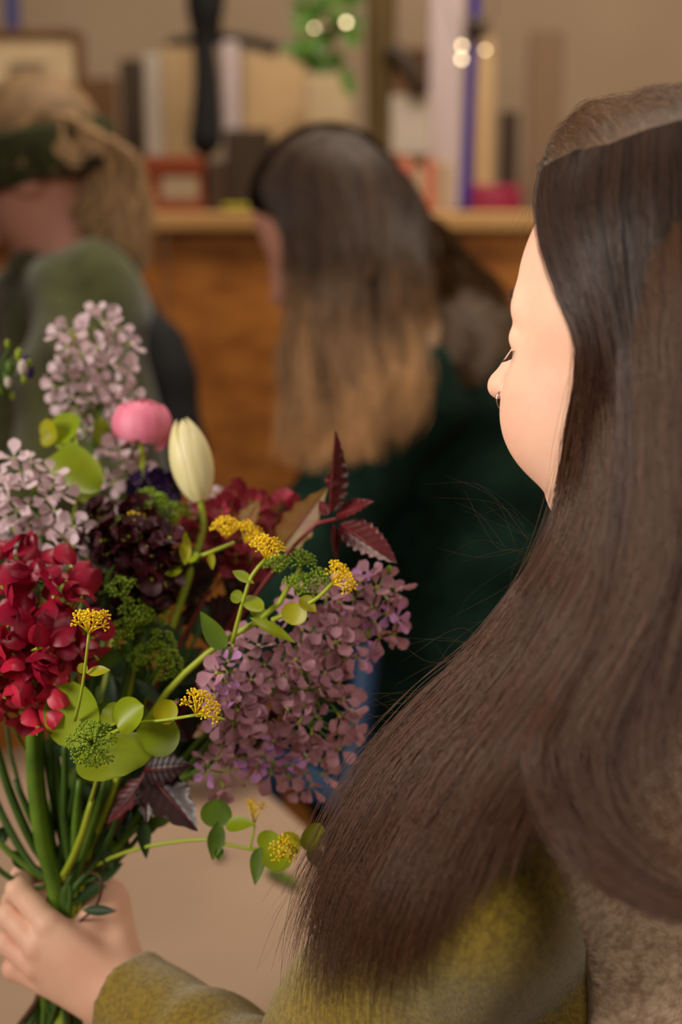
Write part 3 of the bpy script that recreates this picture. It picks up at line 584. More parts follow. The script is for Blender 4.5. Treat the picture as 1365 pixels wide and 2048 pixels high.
smyr('lime perfoliate stem with broad round leaves at the front centre', [(190, 1500, .985), (200, 1530, 1.0), (170, 1640, 1.06)],
     [((150, 1500, .985), (150, 1362, .985), .044, (-.35, .1), {'cup': .1}), ((215, 1470, .975), (250, 1552, .965), .056, (.25, .6, .9), {'cup': -.08}), ((290, 1500, .975), (350, 1440, .975), .030, (.3, .5)), ((235, 1455, .965), (290, 1412, .96), .026, (-.2, .6), {'cup': .2}), ((318, 1445, .96), (345, 1400, .96), .0165, (.3, .3), {'cup': .15, 'm': M['lime2']}), ((240, 1440, .97), (205, 1420, .97), .018, (-.2, .7)), ((172, 1345, .955), (222, 1342, .95), .0085, (.1, .8), {'s': 'lance', 'm': M['lime2']}), ((172, 1345, .955), (158, 1328, .955), .007, (-.2, .6), {'m': M['lime2']})],
     [((178, 1268, .945), (.15, 1, .25), 11, .0125, .95, 'umb'), ((392, 1430, .94), (.45, .75, .3), 11, .0125, 1.1, 'umb'), ((185, 1485, .945), (-.1, .3, 1), 16, .0125, 1.35, 'gumb'), ((190, 1490, .95), (-.1, -.6, .8), 9, .011, 1.2, 'gumb')],
     [[(178, 1268, .945), (172, 1320, .95), (163, 1385, .955), (150, 1440, .98)], [(392, 1430, .94), (330, 1440, .955), (270, 1447, .965), (215, 1470, .98)], [(450, 1440, .94), (420, 1432, .94), (392, 1430, .94)], [(185, 1485, .945), (195, 1500, .97), (195, 1530, .99)]])
mk_later = None
smyr('low side stem reaching right across the table with lime leaf cups', [(590, 1690, 1.02), (520, 1700, 1.03), (450, 1688, 1.03), (400, 1678, 1.04), (250, 1705, 1.07), (150, 1760, 1.1)],
     [((440, 1655, 1.03), (430, 1598, 1.03), .024, (-.3, .5), {'m': M['green']}), ((440, 1640, 1.03), (425, 1720, 1.03), .013, (.1, .1), {'s': 'lance', 'm': M['green']}), ((452, 1650, 1.02), (512, 1650, 1.01), .0135, (.2, .8), {'s': 'ovate', 'm': M['lime']}), ((440, 1690, 1.03), (437, 1722, 1.03), .007, (.3, .2), {'s': 'lance', 'm': M['green']}),
      ((520, 1695, 1.01), (512, 1770, 1.01), .012, (-.3, .1), {'s': 'ovate', 'm': M['green']}), ((530, 1700, 1.0), (580, 1735, .99), .022, (.1, .8), {'m': M['lime']}), ((535, 1705, 1.01), (545, 1660, 1.01), .018, (-.2, .5)), ((560, 1705, 1.01), (600, 1670, 1.0), .018, (.3, .5), {'m': M['lime2']}), ((610, 1700, 1.0), (640, 1645, 1.0), .016, (.4, .3)), ((615, 1700, 1.0), (650, 1730, 1.0), .012, (.4, .3), {'m': M['green']})],
     [((565, 1715, .99), (.2, .8, .5), 7, .009, .9, 'umb'), ((508, 1650, 1.04), (.1, 1, .2), 4, .014, .5, 'umb')], [[(510, 1650, 1.04), (505, 1675, 1.035), (500, 1698, 1.03)]], thru=True, r=.0018)
# green unopened umbels
for lb, pth, ums in [('green budded umbel stem amid the dark centre of the bouquet', [(300, 1330, 1.06), (285, 1400, 1.07), (240, 1520, 1.08)], [((300, 1330, 1.06), (-.3, .9, .5)), ((310, 1300, 1.06), (.7, .5, .5)), ((290, 1260, 1.06), (-.6, .6, .5)), ((300, 1250, 1.07), (.3, 1, .3)), ((320, 1330, 1.055), (.8, .3, .6))]),
                     ('bright green budded umbel stem under the indigo flower', [(320, 1060, 1.12), (315, 1130, 1.12), (290, 1250, 1.11)], [((310, 1030, 1.12), (-.4, 1, .3)), ((335, 1040, 1.12), (.5, 1, .3)), ((320, 1070, 1.12), (.2, .8, .6)), ((300, 1020, 1.13), (.2, 1, .3))]),
                     ('narrow green budded spike between crimson and green umbels', [(248, 1190, 1.05), (255, 1260, 1.05), (262, 1330, 1.06), (220, 1480, 1.08)], [((248, 1200, 1.05), (-.2, 1, .4)), ((262, 1240, 1.05), (.4, .7, .5)), ((255, 1280, 1.05), (-.4, .6, .6))])]:
    r_ = empty('green_umbel_stem', G, lb, 'foliage'); sp = [P(*q) for q in pth]
    stem_mesh('stem', np.concatenate([sp[:-1], stem_path(sp[-1])]), .0018, M['dstem'], r_, extra=[tube([P(*u[0]), sp[-2]], .0009, 5) for u in ums])
    for u in ums: mk('umbel', umbel(P(*u[0]), RGT*u[1][0]+UP*u[1][1]-FWD*u[1][2], 9, .013, 1.0, r=.0012, nb=8, sub=.004), M['gumb'], r_)
# far left bud sprig
r_ = empty('bud_sprig', G, 'budding green sprig with drooping dark buds at the left edge', 'foliage'); sp = [P(20, 690, 1.16), P(-5, 740, 1.15), P(-12, 900, 1.13), P(-10, 1200, 1.12), P(20, 1500, 1.11)]
stem_mesh('stem', np.concatenate([sp[:-1], stem_path(sp[-1])]), .0016, M['dstem'], r_, extra=[tube([P(-5, 740, 1.15), P(x, y, 1.15)], .0007, 4) for x, y in [(38, 705), (60, 725), (25, 790), (20, 690), (48, 760)]])
for x, y, mm, s in [(15, 688, 'lime', .003), (38, 710, 'lime', .0045), (58, 727, 'lime', .003), (25, 792, 'lime', .003), (45, 735, 'greywhite', .005), (60, 742, 'purple', .005), (52, 720, 'purple', .004), (20, 735, 'green', .005), (12, 755, 'green', .004), (48, 758, 'lime', .003), (5, 775, 'green', .005), (16, 765, 'greywhite', .004)]:
    mk('bud', sphere(P(x, y, 1.15+rng.normal(0, .003)), (s*.8, s*.8, s*1.3), 10, 7), M[mm], r_)
# maroon leaf sprays
def dark_spray(label, path, leaves, m, thru=True, extra=()):
    root = empty('maroon_leaf_spray', G, label, 'foliage'); sp = [P(*q) for q in path]
    stem_mesh('stem', np.concatenate([sp[:-1], stem_path(sp[-1])]), .0016, M['redvein'], root, extra=list(extra))
    for b, t, wd, nh, o in leaves:
        bl = mk('leaf', blade(P(*b), P(*t), wd, nview(*nh), o.get('s', 'ovate'), serr=.17, nser=o.get('ns', 9), pleat=o.get('pl', .022), npl=8, cup=o.get('cup', .1), curl=o.get('curl', 0), nu=44, nv=12), o.get('m', m), root)
        if o.get('vein', 1): mk('midrib', tube([P(*b), (P(*b)+P(*t))/2+nview(*nh)*-.0006, P(*t)], [.0007, .0005, .0002], 5), M['redvein'], bl)
    return root
dark_spray('maroon serrated leaf spray rising at the right top of the bouquet', [(690, 1035, 1.06), (660, 1030, 1.06), (620, 1060, 1.07), (540, 1150, 1.09), (420, 1330, 1.1)],
     [((662, 1025, 1.06), (672, 862, 1.06), .026, (1.6, .1, .9), {'ns': 8, 'pl': .02, 'cup': .25}), ((682, 1048, 1.055), (794, 1126, 1.04), .030, (-.1, .8, .8), {'ns': 9, 'pl': .03}), ((675, 1030, 1.06), (748, 1003, 1.05), .022, (-.2, .9, .7), {'ns': 6}), ((668, 1050, 1.06), (672, 1120, 1.06), .010, (.8, .2), {'ns': 6}), ((655, 1030, 1.06), (640, 1000, 1.06), .010, (-.5, .5), {'ns': 5}), ((650, 960, 1.06), (692, 965, 1.06), .012, (.4, .1), {'ns': 5})], M['maroon'])
M['tanleaf'] = mat('bronze_green_leaf', (132, 112, 40), 0.5, (120, 70, 44), scale=30, trans=.2)
dark_spray('bronze-green leaf with a red edge behind the yellow umbels', [(600, 1060, 1.11), (540, 1120, 1.11), (430, 1300, 1.11)], [((560, 1100, 1.11), (655, 975, 1.1), .030, (.2, .6), {'m': M['tanleaf'], 'pl': .01, 'ns': 5}), ((470, 1080, 1.13), (520, 1000, 1.13), .022, (-.2, .6), {'m': M['tanleaf'], 'pl': .01, 'ns': 5})], M['maroon'])
dark_spray('large dark three-lobed leaf hanging low above the table', [(290, 1545, 1.05), (260, 1600, 1.07), (220, 1680, 1.09)],
     [((295, 1545, 1.05), (396, 1662, 1.03), .036, (.1, .3), {'ns': 4, 'pl': .02}), ((292, 1555, 1.05), (214, 1648, 1.05), .019, (-.4, .4), {'ns': 4, 'pl': .02, 'm': M['maroon']}), ((292, 1560, 1.05), (294, 1645, 1.04), .018, (0, .3), {'ns': 4, 'pl': .02}), ((290, 1540, 1.05), (384, 1530, 1.04), .028, (.3, .4), {'ns': 5, 'pl': .02})], M['dmaroon'])
dark_spray('dark maroon leaves deep in the bouquet behind the burgundy flowers', [(420, 1180, 1.12), (380, 1250, 1.12), (300, 1400, 1.11)],
     [((340, 1200, 1.13), (440, 1120, 1.12), .034, (.1, .3), {}), ((400, 1250, 1.13), (520, 1200, 1.12), .036, (.1, .3), {}), ((200, 1280, 1.11), (230, 1170, 1.11), .036, (0, .2), {}), ((380, 1480, 1.1), (330, 1400, 1.1), .03, (0, .2), {}), ((460, 1180, 1.14), (560, 1130, 1.14), .03, (.1, .3), {}), ((450, 1500, 1.12), (560, 1420, 1.12), .034, (.1, .3), {}), ((330, 1560, 1.12), (420, 1470, 1.12), .034, (.1, .3), {})], M['dmaroon'])
# leafy greens filling the bouquet
fills = []
for k in range(12):
    fills.append(k)
lbl = ['green leafy stem rising under the pale lilac spray', 'green leafy stem between burgundy flowers and crimson spike', 'green leafy stem behind the round lime leaves', 'green leafy stem at the left edge behind the crimson spike', 'green leafy stem behind the mauve rocket flowers', 'green leafy stem under the rose cluster', 'green leafy stem deep in the left of the bouquet', 'green leafy stem deep in the centre above the fist', 'green leafy stem with small hanging leaf over the table', 'green leafy stem beneath the cream tulip']
lbl += ['dark leafy stem behind the green budded umbels', 'dark leafy stem between round lime leaves and mauve flowers', 'dark leafy stem behind the burgundy spike at right', 'dark leafy stem just left of the long lime stem', 'dark leafy stem filling the gap under the yellow umbels']
heads = [(230, 1000, 1.17), (215, 1160, 1.06), (330, 1390, 1.06), (10, 1040, 1.12), (560, 1300, 1.12), (470, 1060, 1.18), (100, 1200, 1.12), (230, 1450, 1.1), (300, 1640, 1.09), (350, 1060, 1.15), (310, 1200, 1.13), (420, 1380, 1.11), (380, 1130, 1.15), (400, 1260, 1.12), (500, 1190, 1.14)]
for lb, hd in zip(lbl, heads):
    r_ = empty('leafy_stem', G, lb, 'foliage'); hp_ = P(*hd); path = stem_path(hp_, (rng.normal(0, .004), 0)); stem_mesh('stem', path, .0022, M['dstem'], r_)
    cp = catmull(path, 40)
    for j in range(9):
        b_ = cp[1+j*2]; a = rng.normal(0, 1)
        dr = nrm(nrm(path[0]-path[3])+RGT*math.sin(a)*1.2-FWD*math.cos(a)*.3*rng.normal()); ll = (.022 if not lb.startswith('dark') else .034)+rng.random()*.016
        mk('leaf', blade(b_, b_+dr*ll, ll*.42, nview(rng.normal(0, .6), rng.normal(.3, .4)), 'ovate' if j % 2 else 'lance', cup=.15, curl=-.15, nu=10, nv=5), M['dgreen' if lb.startswith('dark') or not (j+len(lb)) % 3 else 'green'], r_)
r_ = bpy.data.objects.get('leafy_stem.008')
mk('leaf', blade(P(284, 1640, 1.06), P(293, 1718, 1.06), .011, nview(.3, .2), 'ovate', cup=.15), M['dgreen'], r_)
for (b, t, w_) in [((60, 1740, 1.1), (20, 1700, 1.1), .012), ((225, 1650, 1.08), (190, 1720, 1.08), .010), ((210, 1690, 1.08), (222, 1740, 1.08), .010), ((20, 1650, 1.1), (-20, 1700, 1.1), .012), ((165, 1820, 1.07), (235, 1822, 1.06), .008)]:
    mk('leaf', blade(P(*b), P(*t), w_, nview(.2, .4), 'lance', cup=.15), M['dgreen'], r_)
# plain stalks: thick and thin, crossing above the fist
tops = [(-10, 1480, 1.08, .0035, 'dstem'), (65, 1420, 1.04, .0062, 'stem'), (110, 1500, 1.06, .004, 'dstem'), (30, 1560, 1.07, .003, 'dstem'), (160, 1560, 1.05, .0035, 'stem'), (210, 1560, 1.06, .003, 'stem'), (240, 1620, 1.07, .0025, 'dstem'), (-40, 1640, 1.09, .0025, 'stem'), (-30, 1710, 1.08, .0022, 'dstem'), (130, 1480, 1.05, .003, 'dstem'), (185, 1600, 1.04, .0028, 'limestem'), (90, 1480, 1.09, .004, 'dstem'), (-30, 1540, 1.1, .003, 'dstem'), (265, 1600, 1.08, .0022, 'bstem'), (150, 1500, 1.1, .004, 'dstem')]
sl = ['leftmost dark stalk entering above the thumb', 'thick bright green stalk at the left of the bundle', 'dark green stalk just right of the thick one', 'slim dark stalk crossing behind the thick one', 'mid green stalk in the middle of the bundle', 'mid green stalk under the hanging dark leaf', 'slim dark stalk at the right of the bundle', 'thin green stalk slanting in from the left edge', 'lowest thin stalk slanting in from the left edge', 'dark stalk running up behind the round leaf', 'pale lime stalk with a joint above the fist', 'dark stalk hidden behind the thick green one', 'slanting dark stalk from behind the crimson spike', 'brown woody stalk at the right of the bundle', 'dark stalk in the core of the bundle']
for (x, y, d, r0, mm), lb in zip(tops, sl):
    r_ = empty('cut_stalk', G, lb, 'stem', 'bare stalks in the bunch'); stem_mesh('stalk', stem_path(P(x, y, d), (rng.normal(0, .003), 0)), r0, M[mm], r_, n=9)
r_ = empty('tendril', G, 'thin brown tendril looping out just above the fist', 'stem')
mk('curl', tube([P(180, 1745, 1.07), P(200, 1752, 1.06), P(203, 1780, 1.06), P(190, 1815, 1.07), P(150, 1850, 1.09)], .0011, 6, 20), M['bstem'], r_)
#@@SECTION table
ZT = 0.80
M['table'] = mat('pale_worktop', (182, 152, 128), 0.6, (170, 142, 118), scale=4, detail=3)
M['tableedge'] = mat('worktop_edge', (120, 96, 72), 0.7)
def Pz(px, py, z):
    r = FWD+RGT*((px-682.5)/FPX)+UP*((1024-py)/FPX); return CAM+r*((z-CAM[2])/r[2])
A = Pz(440, 1500, ZT); B = Pz(650, 1692, ZT); e = nrm(B-A); pr = np.array([-e[1], e[0], 0]); pr = -pr if pr[0] > 0 else pr
tbl = empty('work_table', (A+B)/2*np.array([1, 1, 0]), 'pale wooden work table under the bouquet', 'table')
def quadslab(p, z0, z1):
    p = [np.array([q[0], q[1], 0]) for q in p]; V = [q+np.array([0, 0, z0]) for q in p]+[q+np.array([0, 0, z1]) for q in p]
    Fc = [(3, 2, 1, 0), (4, 5, 6, 7)]+[(i, (i+1) % 4, 4+(i+1) % 4, 4+i) for i in range(4)]; return np.array(V), Fc
c0 = A-e*.12; c1 = B+e*.6; c2 = c1+pr*1.5; c3 = c0+pr*1.5
cc_ = (c0+c2)/2
if np.cross(c1-c0, c2-c1)[2] < 0: q4 = [c0, c3, c2, c1]
else: q4 = [c0, c1, c2, c3]
mk('table_top', quadslab(q4, ZT-.035, ZT), M['table'], tbl, smooth=False)
for q in q4:
    q = q+(cc_-q)*.08; mk('leg', box((q[0], q[1], (ZT-.035)/2), (.06, .06, ZT-.035), bevel=.004), M['tableedge'], tbl, smooth=False)
r_ = empty('fallen_petal', Pz(432, 1718, ZT), 'small violet petal lying on the table below the low side stem', 'petal'); c = Pz(432, 1716, ZT+.004)
mk('blade', blade(c, c+np.array([.012, .006, .002]), .012, (0, 0, 1), 'round', cup=.2), M['purple'], r_)
r_ = empty('fallen_leaf', Pz(570, 1755, ZT), 'dark green leaf lying on the table below the lime leaf cups', 'leaf'); c = Pz(535, 1738, ZT+.004)
mk('blade', blade(c, Pz(605, 1778, ZT+.006), .016, (0, 0, 1), 'ovate', cup=.15), M['green'], r_)
#@@SECTION woman
SKIN = mat('fair_skin', (238, 194, 166), 0.5, (230, 178, 152), scale=22, detail=5, bump=0.12, bscale=900, sss=0.25, spec=.35)
HANDSKIN = SKIN
yaw = math.radians(40); pit = math.radians(4); rol = math.radians(0)
f0 = np.array([-math.cos(yaw), math.sin(yaw), 0]); z_ = np.array([0, 0, 1.0]); l0 = np.array([-math.sin(yaw), -math.cos(yaw), 0])
hf = f0*math.cos(pit)-z_*math.sin(pit); hu = f0*math.sin(pit)+z_*math.cos(pit); hl = l0*math.cos(rol)+hu*math.sin(rol); hu = hu*math.cos(rol)-l0*math.sin(rol)
HM = np.array([hf, hl, hu])                       # rows: head forward, left, up
HC = P(980, 778, .955)-(np.array([.1215, 0, -.036]) @ HM)
def hw(p): return np.asarray(p, float) @ HM + HC
def head_sdf(p, grow=0.0):
    q = (p-HC) @ HM.T; s = q.copy(); s[:, 1] = np.abs(s[:, 1])
    d = sd_ell(q, (-.024, 0, .036), (.094, .075, .090))
    d = smin(d, sd_ell(q, (.022, 0, .018), (.062, .058, .066)), .03)       # forehead
    d = smin(d, sd_ell(q, (.022, 0, -.040), (.058, .055, .080)), .03)      # face
    d = smin(d, sd_cap(s, (.042, .010, -.100), (-.004, .046, -.078), .019, .024), .03)   # jaw
    d = smin(d, sd_ell(s, (.050, .034, -.048), (.036, .030, .042)), .02)   # cheeks
    d = smin(d, sd_cap(s, (.077, .010, .022), (.062, .042, .018), .0085, .008), .014)  # brow
    d = smax(d, -sd_ell(s, (.100, .026, .002), (.020, .019, .013)), .014)  # sockets
    d = smin(d, sd_ell(s, (.0655, .034, .000), (.0128, .0168, .0118)), .004)    # eyeball under lid
    d = smin(d, sd_cap(q, (.0795, 0, .006), (.109, 0, -.031), .0074, .0090), .010)   # nose
    d = smin(d, sd_ell(q, (.1125, 0, -.0345), (.0085, .0088, .0080)), .006)
    d = smin(d, sd_ell(s, (.093, .0110, -.0395), (.0120, .0075, .0068)), .007)
    d = smin(d, sd_ell(q, (.0765, 0, -.068), (.011, .021, .0065)), .006)
    d = smin(d, sd_ell(q, (.075, 0, -.080), (.011, .018, .0070)), .005)
    d = smin(d, sd_ell(q, (.057, 0, -.102), (.016, .019, .015)), .012)
    d = smin(d, sd_ell(s, (-.008, .075, -.008), (.018, .008, .028)), .006)   # ears
    return d-grow
nk = hw((-.035, 0, -.17)); SHL = P(955, 1800, .86); SHR = SHL-l0*.34+np.array([0, 0, .0]); CH = (SHL+SHR)/2+np.array([0, 0, -.03])
ELB = P(610, 2225, .975); WR = P(236, 1985, 1.09); 
def body_sdf(p):
    d = head_sdf(p)
    d = smin(d, sd_cap(p, hw((-.022, 0, -.05)), CH+np.array([0, 0, .045]), .052, .058), .03)
    return d
lo = HC-.15; hi = HC+.15
# face, skull and neck on a fine grid
head_v = surfnet(body_sdf, (HC[0]-.15, HC[1]-.15, HC[2]-.16), (HC[0]+.15, HC[1]+.15, HC[2]+.155), .0017)
tors = lambda p: smin(smin(sd_cap(p, SHL, SHR, .042, .042), sd_cap(p, hw((-.022, 0, -.11)), CH, .054, .060), .05), smin(sd_ell(p, CH+np.array([0, 0, -.13]), (.13, .13, .22)), chain(p, [SHL, ELB], [.042, .036], .02), .04), .03)
tors_v = surfnet(tors, np.minimum(SHL, SHR)-[.25, .25, .42], np.maximum(SHL, SHR)+[.1, .14, .15], .010)
# hand: palm, thumb and four fingers curled round the stems
hx = nrm(np.cross(AX, FWD)); hx = hx if hx[0] > 0 else -hx       # screen right
hz = np.cross(hx, AX); hz = hz if np.dot(hz, CAMN) > 0 else -hz   # towards camera
def Hn(x, u, z): return G+hx*x+AX*u+hz*z     # x right, u up the stems, z towards the camera (metres)
wr = WR
def hand_sdf(p):
    d = sd_cap(p, ELB, wr, .036, .0255)
    # palm slab at camera side of the stems
    k1 = [Hn(-.008, .012, .022), Hn(-.014, -.006, .024), Hn(-.014, -.024, .022), Hn(-.008, -.040, .017)]
    rr = [.0108, .0112, .0108, .0098]
    heel = [wr+hz*.004+AX*.012, wr+hz*.005+AX*.004, wr+hz*.004-AX*.006, wr+hz*.002-AX*.014]
    for a, b, r in zip(heel, k1, rr): d = smin(d, sd_cap(p, a, b, .017, r), .011)
    th = [wr+AX*.012-hz*.008, Hn(.030, .018, -.014), Hn(.004, .034, -.026), Hn(-.020, .046, -.022)]
    d = smin(d, chain(p, th[:2], [.019, .0155], .01), .012); d = smin(d, chain(p, th[1:], [.0145, .0115, .0095], .006), .004)
    d = smin(d, sd_cap(p, Hn(.022, .010, .004), Hn(.030, .014, -.010), .013, .013), .012)
    fg = None
    for i, (b, r) in enumerate(zip(k1, rr)):
        u = [.026, .006, -.016, -.036][i]; L_ = [1, 1.08, 1.0, .82][i]
        px_ = [(-.036, .030), (-.041, .008), (-.041, -.015), (-.033, -.036)][i]
        pt = [b+hz*.001, Hn(px_[0], px_[1], .010), Hn(px_[0]-.002, px_[1]+.001, -.010), Hn(-.022, px_[1], -.024*L_), Hn(.0, px_[1], -.022)]
        e_ = chain(p, pt, [r*.94, .0094, .0086, .0078, .0070], .003); fg = e_ if fg is None else smin(fg, e_, .0008)
    d = smin(d, fg, .0025)
    return d
hand_v = surfnet(hand_sdf, np.minimum(G, ELB)-[.09, .07, .08], np.maximum(G, ELB)+[.06, .09, .09], .0018)
wm = empty('person', CH*np.array([1, 1, 0])+np.array([0, 0, .9]), 'person with very long dark brown hair, mustard top and beige vest, holding the bouquet', 'person')
def as_list(vf): return vf[0], [tuple(q) for q in vf[1]]
mk('body', cat_vf([as_list(head_v), as_list(tors_v), as_list(hand_v)]), SKIN, wm)
# mustard top: sleeve and bodice
MUST = mat('mustard_knit', (150, 126, 34), 0.85, (124, 102, 24), scale=260, detail=3, bump=0.8, bscale=700, sheen=.5, spec=.15, contrast=(.4, .6))
from mathutils import noise as mn
up_arm = nrm(ELB-SHL); fa = nrm(WR-ELB); CUFF = ELB+fa*(np.linalg.norm(WR-ELB)*.93)
def folds(p, org, ax, f, a, side):
    t = (p-org) @ ax; s = (p-org) @ side
    return a*np.sin(t*f+3.0*np.sin(s*22)+1.3*np.sin(t*17))
def sleeve(p):
    a = chain(p, [SHL+np.array([0, 0, -.004]), SHL*.45+ELB*.55, ELB], [.060, .062, .052], .03)
    b = sd_cap(p, ELB, CUFF, .046, .0375)
    b = np.where((p-CUFF) @ fa > -.002, np.maximum(b, (p-CUFF) @ fa), b)
    tt_ = -(p-CUFF) @ fa; b = b+.0026*np.sin(tt_*95+(p @ UP)*60+1.5*np.sin((p @ FWD)*40))*np.clip((tt_-.03)/.04, 0, 1)-.0015*np.exp(-(tt_/.006)**2)
    a = a+.0022*np.sin((p @ up_arm)*60+(p @ RGT)*55)
    d = smin(a, b, .006)
    t = smin(sd_cap(p, SHL+np.array([0, 0, -.002]), SHR, .052, .052), sd_ell(p, CH+np.array([0, 0, -.13]), (.15, .145, .24)), .05)
    return smin(d, t, .03)
mk_sdf('mustard_top', sleeve, np.minimum(np.minimum(SHL, ELB), CUFF)-[.08, .12, .12], np.maximum(SHR, CUFF)+[.09, .1, .08], .0042, MUST, wm)
# beige vest over the back and shoulder
VEST = mat('beige_fleece', (198, 170, 142), 0.9, (160, 132, 106), scale=150, detail=4, bump=1.0, bscale=260, sheen=.4, spec=.15, contrast=(.4, .62))
ARM_O = P(850, 1960, .80)
def vest(p):
    t = smin(sd_cap(p, SHL+np.array([.03, .02, .012]), SHR, .056, .060), sd_ell(p, CH+np.array([0, 0, -.13]), (.160, .155, .26)), .05)
    t = smin(t, sd_cap(p, hw((-.03, 0, -.13)), CH, .066, .085), .05)
    ra = np.cross(ARM_O-CAM, UP)
    hole = sd_ell(p, SHL+np.array([-.035, .01, -.075]), (.105, .16, .125))
    return smax(t, -hole, .008)
mk_sdf('beige_vest', vest, np.minimum(SHL, SHR)-[.2, .22, .36], np.maximum(SHL, SHR)+[.14, .14, .2], .0045, VEST, wm)
#@@SECTION whair
DP = np.array([(1080,350,.925),(1080,400,.925),(1110,520,.885),(1170,650,.85),(1150,850,.85),(1120,1050,.85),(1250,300,.84),(1250,500,.79),(1250,700,.775),(1365,260,.82),(1365,400,.76),(1365,700,.735),(1440,300,.80),(1440,700,.72),(1250,1000,.77),(1365,1000,.73),(1050,1200,.84),(1150,1250,.78),(1000,1300,.845),(850,1450,.865),(700,1580,.885),(620,1720,.895),(570,1850,.9),(620,2048,.89),(720,2048,.84),(800,1900,.80),(760,1750,.835),(900,1700,.79),(900,2048,.79),(950,1500,.80),(1050,1500,.765),(1100,1700,.755),(1200,1500,.735),(1365,1300,.715),(1365,1600,.70),(1365,1830,.69),(1200,1750,.725),(1480,1700,.69),(1480,1200,.70)], float)
def tps(X, y, lam=1e-4):
    X = X/1000; n = len(X); r2 = ((X[:, None]-X[None])**2).sum(-1); K = np.where(r2 > 0, .5*r2*np.log(r2+1e-12), 0)+lam*np.eye(n)
    Pm = np.c_[np.ones(n), X]; Am = np.block([[K, Pm], [Pm.T, np.zeros((3, 3))]]); s = np.linalg.solve(Am, np.r_[y, 0, 0, 0])
    def f(q):
        q = q/1000; r2 = ((q[:, None]-X[None])**2).sum(-1); return np.where(r2 > 0, .5*r2*np.log(r2+1e-12), 0) @ s[:n]+s[n]+q @ s[n+1:]
    return f
DF = tps(DP[:, :2], DP[:, 2])
class Front:
    """distance along the viewing axis to the surface of f, on a coarse grid"""
    def __init__(self, f, x0, y0, x1, y1, st, near, far):
        self.a = (x0, y0, st); X, Y = np.meshgrid(np.arange(x0, x1+st, st), np.arange(y0, y1+st, st), indexing='ij'); sh = X.shape
        q = np.c_[X.ravel(), Y.ravel()].astype(float); ray = FWD+RGT*((q[:, 0:1]-682.5)/FPX)+UP*((1024-q[:, 1:2])/FPX); ln = np.linalg.norm(ray, axis=1)
        d = np.full(len(q), near); hit = np.zeros(len(q), bool)
        for _ in range(60):
            v = f(CAM+ray*d[:, None]); hit |= v < .0012; d = np.where(hit | (d > far), d, d+np.maximum(v, .001)/ln*.85)
        g = np.where(hit, d, np.nan).reshape(sh)
        for _ in range(max(2, int(48/st))):      # carry the surface a little past its outline
            pad = np.pad(g, 1, constant_values=np.nan); nb = np.stack([pad[:-2, 1:-1], pad[2:, 1:-1], pad[1:-1, :-2], pad[1:-1, 2:]])
            cnt = (~np.isnan(nb)).sum(0); m = np.where(cnt > 0, np.nansum(nb, 0)/np.maximum(cnt, 1), np.nan); g = np.where(np.isnan(g), m, g)
        self.g = np.where(np.isnan(g), 9.0, g)
    def __call__(self, q):
        x0, y0, st = self.a; u = np.clip((q[:, 0]-x0)/st, 0, self.g.shape[0]-1.001); v = np.clip((q[:, 1]-y0)/st, 0, self.g.shape[1]-1.001)
        i = u.astype(int); j = v.astype(int); fu = u-i; fv = v-j; g = self.g
        return g[i, j]*(1-fu)*(1-fv)+g[i+1, j]*fu*(1-fv)+g[i, j+1]*(1-fu)*fv+g[i+1, j+1]*fu*fv
def hair_mass(p):
    q = (p-HC) @ HM.T
    d = sd_ell(q, (-.024, 0, .036), (.101, .082, .097))
    cut = (q[:, 0]-.012)-np.clip(q[:, 2]-.0, -.05, .2)*.55
    return smax(d, cut, .006)
FR1 = Front(lambda p: np.minimum(np.minimum(head_sdf(p), hair_mass(p)), np.minimum(vest(p), sleeve(p))), 500, 160, 1540, 2100, 12, .45, 1.2)

